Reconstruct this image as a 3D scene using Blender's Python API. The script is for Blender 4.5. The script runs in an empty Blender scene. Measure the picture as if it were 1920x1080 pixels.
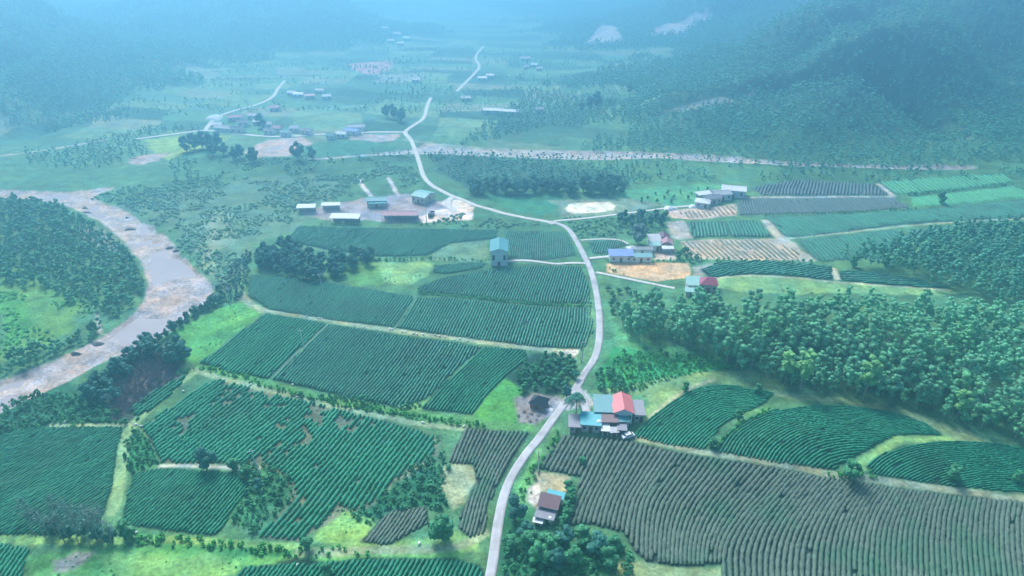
import bpy, math, random
import numpy as np
R = math.radians
random.seed(7)
RNG = np.random.default_rng(11)
scene = bpy.context.scene
COL = scene.collection

# ------------------------------------------------------------------ camera
CAM_H, PITCH, FPX = 130.0, 28.0, 1297.0
cam_d = bpy.data.cameras.new("camera"); cam = bpy.data.objects.new("camera", cam_d); COL.objects.link(cam)
cam.location = (0, 0, CAM_H); cam.rotation_euler = (R(90 - PITCH), 0, 0)
cam_d.sensor_width = 36.0; cam_d.lens = 36.0 * FPX / 1920.0
cam_d.clip_start = 0.5; cam_d.clip_end = 9000
scene.camera = cam

# ------------------------------------------------------------------ light
SUN_EL, SUN_AZ = 47.0, 336.0       # azimuth measured clockwise from +Y
w = bpy.data.worlds.new("World"); scene.world = w; w.use_nodes = True
nt = w.node_tree; bg = nt.nodes["Background"]
sky = nt.nodes.new("ShaderNodeTexSky"); sky.sky_type = 'NISHITA'; sky.sun_disc = False
sky.sun_elevation = R(SUN_EL); sky.sun_rotation = R(SUN_AZ); sky.air_density = 1.0; sky.dust_density = 2.0; sky.ozone_density = 1.0
nt.links.new(sky.outputs[0], bg.inputs[0]); bg.inputs[1].default_value = 0.11
sd = bpy.data.lights.new("sun", 'SUN'); sun = bpy.data.objects.new("sun", sd); COL.objects.link(sun)
sd.energy = 3.2; sd.angle = R(22); sd.color = (1.0, 0.97, 0.92)
sun.rotation_euler = (R(90 - SUN_EL), 0, R(180 - SUN_AZ)); sun.location = (0, 0, 200)
scene.view_settings.view_transform = 'Standard'; scene.view_settings.look = 'None'
scene.view_settings.gamma = 1.0; scene.view_settings.exposure = 1.02
cy = scene.cycles; cy.max_bounces = 4; cy.diffuse_bounces = 2; cy.glossy_bounces = 2; cy.transmission_bounces = 2
cy.volume_bounces = 1; cy.transparent_max_bounces = 4; cy.caustics_reflective = False; cy.caustics_refractive = False

# ------------------------------------------------------------------ noise and terrain
def _hash(ix, iy, s):
    n = (ix.astype(np.int64) * 374761393 + iy.astype(np.int64) * 668265263 + s * 1442695041) & 0xFFFFFFFF
    n = ((n ^ (n >> 13)) * 1274126177) & 0xFFFFFFFF
    n = (n ^ (n >> 16)) & 0xFFFFFFFF
    return n / 4294967295.0
def vnoise(x, y, s=0):
    x = np.asarray(x, float); y = np.asarray(y, float)
    ix = np.floor(x); iy = np.floor(y); fx = x - ix; fy = y - iy
    fx = fx * fx * (3 - 2 * fx); fy = fy * fy * (3 - 2 * fy)
    a = _hash(ix, iy, s); b = _hash(ix + 1, iy, s); c = _hash(ix, iy + 1, s); d = _hash(ix + 1, iy + 1, s)
    return (a * (1 - fx) + b * fx) * (1 - fy) + (c * (1 - fx) + d * fx) * fy
def fbm(x, y, sc, o=4, s=0):
    t = 0; a = 1; n = 0
    for k in range(o):
        t = t + a * (vnoise(x / sc * 2 ** k + 17 * k, y / sc * 2 ** k - 31 * k, s + k) * 2 - 1); n += a; a *= .5
    return t / n
def sstep(a, b, x):
    t = np.clip((x - a) / (b - a), 0, 1); return t * t * (3 - 2 * t)
CP, SP = math.cos(R(PITCH)), math.sin(R(PITCH))
def ray(px, py):
    u = (np.asarray(px, float) - 960) / FPX; v = (540 - np.asarray(py, float)) / FPX
    return u, CP + v * SP, -SP + v * CP
def flat(px, py):
    dx, dy, dz = ray(px, py); t = -CAM_H / dz
    return dx * t, dy * t
HILLS = [  # cx, cy, rx, ry, height, rotation
    (275, 545, 125, 70, 34, 12), (400, 700, 210, 110, 74, 20), (620, 950, 240, 210, 170, 0), (760, 640, 260, 190, 110, 0),
    (330, 1180, 190, 170, 75, 0), (-600, 740, 170, 200, 92, 0), (-760, 420, 200, 150, 60, 0), (-420, 1120, 190, 150, 80, 20),
    (-250, 3300, 900, 350, 330, 0), (900, 1900, 500, 400, 260, 0), (-1150, 1700, 480, 500, 240, 0),
    (330, 2300, 260, 300, 110, 0), (-620, 2500, 280, 300, 150, 0)]
MX, MY = flat(1560, 850); FX2, FY2 = flat(1600, 640)
def hillmask(x, y):
    h = np.zeros_like(x)
    for cx, cy_, rx, ry, hh, ro in HILLS:
        c, s = math.cos(R(ro)), math.sin(R(ro)); dx = x - cx; dy = y - cy_
        a = (dx * c + dy * s) / rx; b = (-dx * s + dy * c) / ry
        h = h + hh * np.exp(-(a * a + b * b) * 1.1)
    return h
def H00(x, y):
    x = np.asarray(x, float); y = np.asarray(y, float)
    hm = hillmask(x, y); m = sstep(6, 40, hm)
    rid = 1 - np.abs(fbm(x, y, 190, 3, 5))*2.2
    q = (y - 520) / 60.0; drop = .052 * 60 * np.where(q > 20, q, np.log1p(np.exp(np.minimum(q, 20))))
    h = -drop + np.maximum(hm - 3.0, 0) * (1 + .0 * m) + m * (rid - .55) * np.minimum(hm, 90) * .62 + m * (1 - np.abs(fbm(x, y, 70, 3, 9)) * 2.5 - .5) * 9
    h = np.where(h > 60, 60 + 78 * np.tanh((h - 60) / 78), h)
    h = h + fbm(x, y, 120, 3, 2) * .45 * sstep(60, 200, y)
    h = h + 4.5 * np.exp(-(((x - MX) / 34) ** 2 + ((y - MY) / 17) ** 2)) + 7.0 * np.exp(-(((x - FX2) / 60) ** 2 + ((y - FY2) / 26) ** 2))
    return h
CREASE = []   # ridge crests (+) and gullies (-) on the hills: line, height, width
def H0(x, y):
    x = np.asarray(x, float); y = np.asarray(y, float); h = H00(x, y)
    for ln, hh, wd in CREASE:
        lo = ln.min(0) - 3 * wd; hi = ln.max(0) + 3 * wd; m = (x > lo[0]) & (x < hi[0]) & (y > lo[1]) & (y < hi[1])
        if np.any(m):
            d = np.full(x.shape, 1e9); d[m] = segdist(x[m], y[m], ln); h = h + hh * np.exp(-(d / wd) ** 1.5)
    return h
def march(px, py, hf, lift=0.0):
    dx, dy, dz = ray(px, py); dx = np.atleast_1d(dx); dy = np.atleast_1d(dy); dz = np.atleast_1d(dz)
    dz = np.minimum(dz, -1e-3)
    t = np.full(dx.shape, 60.0); done = np.zeros(dx.shape, bool)
    for k in range(420):
        x = dx * t; y = dy * t; g = CAM_H + dz * t - hf(x, y) - lift
        done |= g < 0.02
        t = np.where(done, t, t + np.clip(g * .8, .02, 30 if k < 60 else 60))
        if done.all(): break
    return dx * t, dy * t
def W(pts):
    a = np.array(pts, float).reshape(-1, 2); x, y = march(a[:, 0], a[:, 1], H0)
    return np.stack([x, y], 1)
def densify(p, step, closed=False):
    p = np.asarray(p, float)
    if closed: p = np.vstack([p, p[:1]])
    out = []
    for a, b in zip(p[:-1], p[1:]):
        n = max(1, int(np.linalg.norm(b - a) / step)); out.append(a + (b - a) * (np.arange(n) / n)[:, None])
    if not closed: out.append(p[-1:])
    return np.vstack(out)
def smooth_line(p, step, it=2):
    p = np.asarray(p, float)
    for _ in range(it):   # Chaikin
        q = [p[:1]]
        for a, b in zip(p[:-1], p[1:]): q.append(np.stack([a * .75 + b * .25, a * .25 + b * .75]))
        q.append(p[-1:]); p = np.vstack(q)
    d = np.r_[0, np.cumsum(np.linalg.norm(np.diff(p, axis=0), axis=1))]
    n = max(3, int(d[-1] / step) + 1); s = np.linspace(0, d[-1], n)
    return np.stack([np.interp(s, d, p[:, 0]), np.interp(s, d, p[:, 1])], 1)
def pip(x, y, poly):
    ins = np.zeros(x.shape, bool); n = len(poly); j = n - 1
    for i in range(n):
        xi, yi = poly[i]; xj, yj = poly[j]
        if yi != yj:
            c = ((yi > y) != (yj > y)) & (x < (xj - xi) * (y - yi) / (yj - yi) + xi); ins ^= c
        j = i
    return ins
def segdist(x, y, line, closed=False):
    d = np.full(x.shape, 1e9); p = np.asarray(line)
    if closed: p = np.vstack([p, p[:1]])
    for a, b in zip(p[:-1], p[1:]):
        ab = b - a; L = (ab ** 2).sum() + 1e-9
        t = np.clip(((x - a[0]) * ab[0] + (y - a[1]) * ab[1]) / L, 0, 1)
        d = np.minimum(d, np.hypot(x - a[0] - t * ab[0], y - a[1] - t * ab[1]))
    return d
def sdf(x, y, poly):   # negative inside
    d = segdist(x, y, poly, True); return np.where(pip(x, y, poly), -d, d)

for pts, hh, wd in (([(1400,178),(1530,155),(1640,143)], -15, 14), ([(1640,143),(1700,190),(1760,243)], -16, 14), ([(1250,205),(1420,160),(1560,112),(1650,84),(1780,100)], 12, 22),
    ([(1480,270),(1560,210),(1620,150)], 9, 22), ([(1850,290),(1800,200),(1760,120)], 9, 26), ([(1330,120),(1460,80),(1600,30)], 16, 30), ([(1500,75),(1560,50),(1640,20)], -16, 22), ([(1780,60),(1860,100),(1910,170)], -14, 22),
    ([(1100,150),(1250,110),(1330,60)], 8, 26), ([(0,200),(110,140),(200,60)], 14, 26), ([(40,240),(160,190),(260,120)], -12, 20), ([(260,150),(350,100),(430,70)], 14, 30), ([(100,100),(170,60),(220,20)], -14, 26), ([(500,60),(620,40),(700,10)], 14, 40)):
    a = np.array(pts, float); x_, y_ = march(a[:, 0], a[:, 1], H00); CREASE.append((smooth_line(np.stack([x_, y_], 1), 8, 2), hh, wd))
# ------------------------------------------------------------------ river outline
RIVER = [(-60,352),(0,354),(60,357),(120,361),(215,349),(222,352),(165,370),(230,392),(278,420),(318,448),(340,480),(372,506),(405,535),(398,565),(352,588),(330,615),(300,632),
 (262,650),(215,668),(180,685),(120,720),(60,745),(0,775),(-80,800),(-80,735),(0,712),(60,690),(120,668),(180,640),(225,610),(262,580),(275,545),(272,505),(245,465),(210,430),(150,395),(100,378),(50,372),(-60,370)]
STREAM = [(560,298),(640,292),(700,286),(770,281),(800,268),(850,276),(920,280),(1000,282),(1100,284),(1200,284),(1300,288),(1380,293),(1440,300),(1520,305),(1620,308),(1740,307),(1830,311),(1832,316),
 (1720,317),(1600,313),(1500,311),(1430,307),(1330,302),(1240,296),(1130,299),(1030,298),(960,294),(900,292),(820,288),(760,289),(690,291),(620,298)]
riv = smooth_line(W(RIVER + RIVER[:1]), 6, 2)[:-1]; stm = W(STREAM)
RZ = float(np.percentile(H0(riv[:, 0], riv[:, 1]), 30)); SZ = float(np.percentile(H0(stm[:, 0], stm[:, 1]), 35))
def H(x, y):
    x = np.atleast_1d(np.asarray(x, float)); y = np.atleast_1d(np.asarray(y, float)); out = H0(x, y)
    for poly, zr, big in ((riv, RZ, 24), (stm, SZ, 18)):
        lo = poly.min(0) - 6; hi = poly.max(0) + 6
        m = (x > lo[0]) & (x < hi[0]) & (y > lo[1]) & (y < hi[1])
        if m.any():
            xx, yy = x[m], y[m]; d = sdf(xx, yy, poly); inside = sstep(1.0, -3.0, d)
            bed = zr - 1.05 + .12 + 1.1 * fbm(xx, yy, big, 3, 33) + .35 * fbm(xx, yy, 5, 2, 35)
            out[m] = out[m] * (1 - inside) + bed * inside
    return out


# ------------------------------------------------------------------ mesh helpers
def tag(o, label=None, cat=None, group=None, kind=None):
    for k, v in (("label", label), ("category", cat), ("group", group), ("kind", kind)):
        if v: o[k] = v
    return o
def link(name, me, mats=(), parent=None, loc=None):
    o = bpy.data.objects.new(name, me); COL.objects.link(o)
    if me is not None:
        for m in mats:
            if m.name not in [x.name for x in me.materials if x]: me.materials.append(m)
    if parent: o.parent = parent
    if loc is not None: o.location = loc
    return o
def quadmesh(name, V, F, tint=None, col=None, smooth=False, midx=None):
    V = np.asarray(V, np.float32); F = np.asarray(F, np.int32); k = F.shape[1]
    me = bpy.data.meshes.new(name)
    me.vertices.add(len(V)); me.vertices.foreach_set("co", V.ravel())
    me.loops.add(F.size); me.loops.foreach_set("vertex_index", F.ravel())
    me.polygons.add(len(F)); me.polygons.foreach_set("loop_start", np.arange(len(F), dtype=np.int32) * k)
    me.polygons.foreach_set("loop_total", np.full(len(F), k, np.int32))
    if midx is not None: me.polygons.foreach_set("material_index", np.asarray(midx, np.int32))
    me.update(calc_edges=True)
    if tint is not None:
        a = me.attributes.new("tint", 'FLOAT', 'POINT'); a.data.foreach_set("value", np.asarray(tint, np.float32))
    if col is not None:
        a = me.attributes.new("cover", 'FLOAT_COLOR', 'POINT')
        c = np.ones((len(V), 4), np.float32); c[:, :3] = col; a.data.foreach_set("color", c.ravel())
    if smooth: me.polygons.foreach_set("use_smooth", np.ones(len(F), bool))
    return me
class MB:
    """collects small polygons (any size) for one mesh"""
    def __init__(s): s.v = []; s.f = []
    def add(s, vs, fs):
        n = len(s.v); s.v += [tuple(v) for v in vs]; s.f += [tuple(i + n for i in f) for f in fs]
    def box(s, x0, x1, y0, y1, z0, z1):
        s.add([(x0,y0,z0),(x1,y0,z0),(x1,y1,z0),(x0,y1,z0),(x0,y0,z1),(x1,y0,z1),(x1,y1,z1),(x0,y1,z1)],
              [(0,3,2,1),(4,5,6,7),(0,1,5,4),(1,2,6,5),(2,3,7,6),(3,0,4,7)])
    def slab(s, quad, th):   # quad of top points, thickness down
        n = len(quad); s.add(list(quad) + [(x, y, z - th) for x, y, z in quad],
              [tuple(range(n)), tuple(range(2*n-1, n-1, -1))] + [(i, i + n, (i+1) % n + n, (i+1) % n) for i in range(n)])
    def tube(s, pts, rad, n=7, cap=True):
        pts = np.asarray(pts, float); base = len(s.v)
        for i, p in enumerate(pts):
            t = pts[min(i+1, len(pts)-1)] - pts[max(i-1, 0)]; t /= np.linalg.norm(t) + 1e-9
            a = np.cross(t, (0.31, 0.95, 0.05)); a /= np.linalg.norm(a) + 1e-9; b = np.cross(t, a)
            for k in range(n):
                an = 2 * math.pi * k / n; s.v.append(tuple(p + rad[i] * (math.cos(an) * a + math.sin(an) * b)))
        for i in range(len(pts) - 1):
            for k in range(n):
                s.f.append((base+i*n+k, base+i*n+(k+1) % n, base+(i+1)*n+(k+1) % n, base+(i+1)*n+k))
        if cap: s.f.append(tuple(base + k for k in range(n))[::-1]); s.f.append(tuple(base + (len(pts)-1)*n + k for k in range(n)))
    def mesh(s, name, smooth=False, bevel=0):
        me = bpy.data.meshes.new(name); me.from_pydata(s.v, [], s.f); me.update()
        if smooth: me.polygons.foreach_set("use_smooth", np.ones(len(me.polygons), bool))
        return me
    def obj(s, name, mat, parent=None, loc=None, smooth=False, rz=0):
        o = link(name, s.mesh(name, smooth), [mat], parent, loc); o.rotation_euler.z = rz; return o
def empty(name, loc, rz=0, label=None, cat=None, group=None):
    o = bpy.data.objects.new(name, None); COL.objects.link(o); o.location = loc; o.rotation_euler = (0, 0, rz)
    o.empty_display_size = 1; return tag(o, label, cat, group)

# ------------------------------------------------------------------ materials
def N(t, kind, **kw):
    n = t.nodes.new(kind)
    for k, v in kw.items(): setattr(n, k, v)
    return n
def new_mat(name, rough=.8, spec=.3):
    m = bpy.data.materials.new(name); m.use_nodes = True; t = m.node_tree; b = t.nodes["Principled BSDF"]
    b.inputs["Roughness"].default_value = rough; b.inputs["Specular IOR Level"].default_value = spec
    return m, t, b
def mixc(t, fac, a, b):
    n = N(t, "ShaderNodeMix", data_type='RGBA')
    for sock, v in ((0, fac), (6, a), (7, b)):
        if isinstance(v, (tuple, list)): n.inputs[sock].default_value = (*v[:3], 1)
        elif isinstance(v, (int, float)): n.inputs[sock].default_value = v
        else: t.links.new(v, n.inputs[sock])
    return n.outputs[2]
def noise(t, scale, detail=4, rough=.6, vec=None):
    n = N(t, "ShaderNodeTexNoise"); n.inputs["Scale"].default_value = scale; n.inputs["Detail"].default_value = detail
    n.inputs["Roughness"].default_value = rough
    if vec is None:
        g = N(t, "ShaderNodeNewGeometry"); vec = g.outputs["Position"]
    t.links.new(vec, n.inputs["Vector"]); return n.outputs["Fac"]
def ramp(t, fac, a, b):
    n = N(t, "ShaderNodeMapRange"); n.inputs[1].default_value = a; n.inputs[2].default_value = b; t.links.new(fac, n.inputs[0]); return n.outputs[0]
def bumpn(t, b, h, strength, dist):
    n = N(t, "ShaderNodeBump"); n.inputs["Strength"].default_value = strength; n.inputs["Distance"].default_value = dist
    t.links.new(h, n.inputs["Height"]); t.links.new(n.outputs[0], b.inputs["Normal"])
def foliage(name, dark, light, accent=None, acc=.25, nscale=.9):
    m, t, b = new_mat(name, .7, .25)
    at = N(t, "ShaderNodeAttribute", attribute_name="tint"); oi = N(t, "ShaderNodeObjectInfo")
    ma = N(t, "ShaderNodeMath", operation='MULTIPLY_ADD'); t.links.new(oi.outputs["Random"], ma.inputs[0]); ma.inputs[1].default_value = .75
    t.links.new(at.outputs["Fac"], ma.inputs[2])
    m2 = N(t, "ShaderNodeMath", operation='SUBTRACT'); t.links.new(ma.outputs[0], m2.inputs[0]); m2.inputs[1].default_value = .36
    m2.use_clamp = True
    c = mixc(t, m2.outputs[0], dark, light)
    c = mixc(t, ramp(t, noise(t, nscale, 3), .3, .75), c, tuple(x * 1.3 for x in light))
    if accent:
        c = mixc(t, ramp(t, noise(t, .05, 3), .5, .5 + acc), c, accent)
    t.links.new(c, b.inputs["Base Color"]); return m
def plain(name, colr, rough=.7, var=.25, scale=.8, spec=.3, metal=0, bump=0):
    m, t, b = new_mat(name, rough, spec); b.inputs["Metallic"].default_value = metal
    f = noise(t, scale, 5); c = mixc(t, ramp(t, f, .3, .7), tuple(x * (1 - var) for x in colr), tuple(min(1, x * (1 + var)) for x in colr))
    t.links.new(c, b.inputs["Base Color"])
    if bump: bumpn(t, b, noise(t, scale * 6, 3), bump, .1)
    return m
def roofmat(name, colr, rust=.15):
    m, t, b = new_mat(name, .42, .5)
    tc = N(t, "ShaderNodeTexCoord"); f = noise(t, .7, 6, .65, tc.outputs["Object"])
    c = mixc(t, ramp(t, f, .35, .75), tuple(x * .82 for x in colr), tuple(min(1, x * 1.12) for x in colr))
    f2 = noise(t, 1.7, 6, .7, tc.outputs["Object"]); c = mixc(t, ramp(t, f2, .62 - rust * .4, .85), c, (.20, .13, .10))
    wv = N(t, "ShaderNodeTexWave"); wv.inputs["Scale"].default_value = 2.2; wv.bands_direction = 'X'; wv.inputs["Distortion"].default_value = 0
    t.links.new(tc.outputs["Object"], wv.inputs["Vector"]); c = mixc(t, ramp(t, wv.outputs["Fac"], .55, 1.3), c, tuple(x * .6 for x in colr))
    t.links.new(c, b.inputs["Base Color"]); bumpn(t, b, wv.outputs["Fac"], .5, .05)
    return m

LEAF = {
 'dark':   foliage("foliage_dark_blue_green", (.010,.062,.054), (.045,.185,.140)),
 'mid':    foliage("foliage_mid_green", (.014,.09,.045), (.06,.27,.115)),
 'bright': foliage("foliage_bright_green", (.018,.15,.035), (.085,.40,.08)),
 'wood':   foliage("foliage_plantation", (.012,.080,.045), (.150,.46,.24), (.15,.46,.14), .3),
 'grey':   foliage("foliage_grey_green", (.05,.10,.10), (.13,.23,.20)),
 'dry':    foliage("foliage_dry_purple", (.07,.055,.085), (.19,.16,.18)),
 'hill':   foliage("foliage_hill_wood", (.012,.085,.06), (.11,.38,.24), (.13,.38,.18), .3, .3),
 'scrub':  foliage("foliage_scrub", (.065,.19,.115), (.15,.36,.20), (.24,.34,.19), .3),
}
TEA = {
 'green':  foliage("tea_green", (.006,.090,.050), (.020,.215,.110), (.030,.125,.065), .35, 1.3),
 'teal':   foliage("tea_teal", (.014,.105,.072), (.062,.250,.155), (.06,.13,.10), .35, 1.3),
 'purple': foliage("tea_pruned_brown", (.048,.075,.058), (.105,.145,.108), (.03,.14,.07), .30, 1.3),
 'mauve':  foliage("tea_mauve", (.060,.100,.100), (.125,.17,.165), None, .3, 1.3),
 'light':  foliage("tea_fresh_green", (.05,.24,.12), (.12,.42,.20), None, .3, 1.3),
 'pale':   foliage("tea_sparse_pale", (.10,.13,.10), (.20,.22,.16), (.05,.14,.10), .3, 1.3),
}
BARK = plain("bark_pale", (.33,.31,.29), .9, .35, 2.0)
BARKD = plain("bark_brown", (.10,.085,.07), .9, .3, 2.0)
CONC = plain("concrete_road", (.47,.45,.46), .85, .26, .22, .2)
CONCP = plain("concrete_pole", (.55,.56,.55), .8, .12)
DIRT = plain("pale_dirt_track", (.58,.55,.50), .9, .18, .5)
WALLW = plain("wall_white_plaster", (.78,.79,.80), .8, .06)
WALLC = plain("wall_cream_plaster", (.55,.52,.45), .8, .10)
WALLB = plain("wall_brick_brown", (.30,.20,.17), .85, .2, 2.)
WALLP = plain("wall_pink_plaster", (.60,.42,.38), .8, .12)
GLASS = plain("window_dark_glass", (.03,.045,.06), .15, .1, spec=.6)
WOOD = plain("wood_door", (.16,.10,.07), .6, .2)
WHITE = plain("white_paint", (.80,.80,.81), .4, .05)
FRAME = plain("frame_grey", (.45,.48,.50), .5, .1)
ROOFDARK = None
TARP = plain("tarp_charcoal", (.018,.020,.035), .45, .3, 1.0)
RUBBER = plain("rubber_black", (.02,.02,.02), .8, .1)
LAMP = plain("lamp_lens", (.6,.6,.6), .2, .05)
SACK = plain("sack_white", (.78,.78,.76), .7, .08)
ROCK = plain("river_rock", (.16,.15,.17), .8, .3, 1.5)
ROOF = {k: roofmat("roof_" + k, c, ru) for k, c, ru in (
 ('teal', (.05,.30,.33), .02), ('cyan', (.02,.42,.48), .02), ('coral', (.78,.20,.21), .0), ('maroon', (.14,.045,.075), .1), ('lilac', (.22,.22,.29), .15),
 ('grey', (.42,.44,.48), .1), ('white', (.72,.75,.76), .03), ('blue', (.05,.18,.58), .0), ('mint', (.20,.48,.44), .05), ('crimson', (.42,.05,.12), .02),
 ('rose', (.55,.24,.29), .1), ('slate', (.09,.13,.18), .1), ('charcoal', (.020,.024,.045), .0))}

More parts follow.
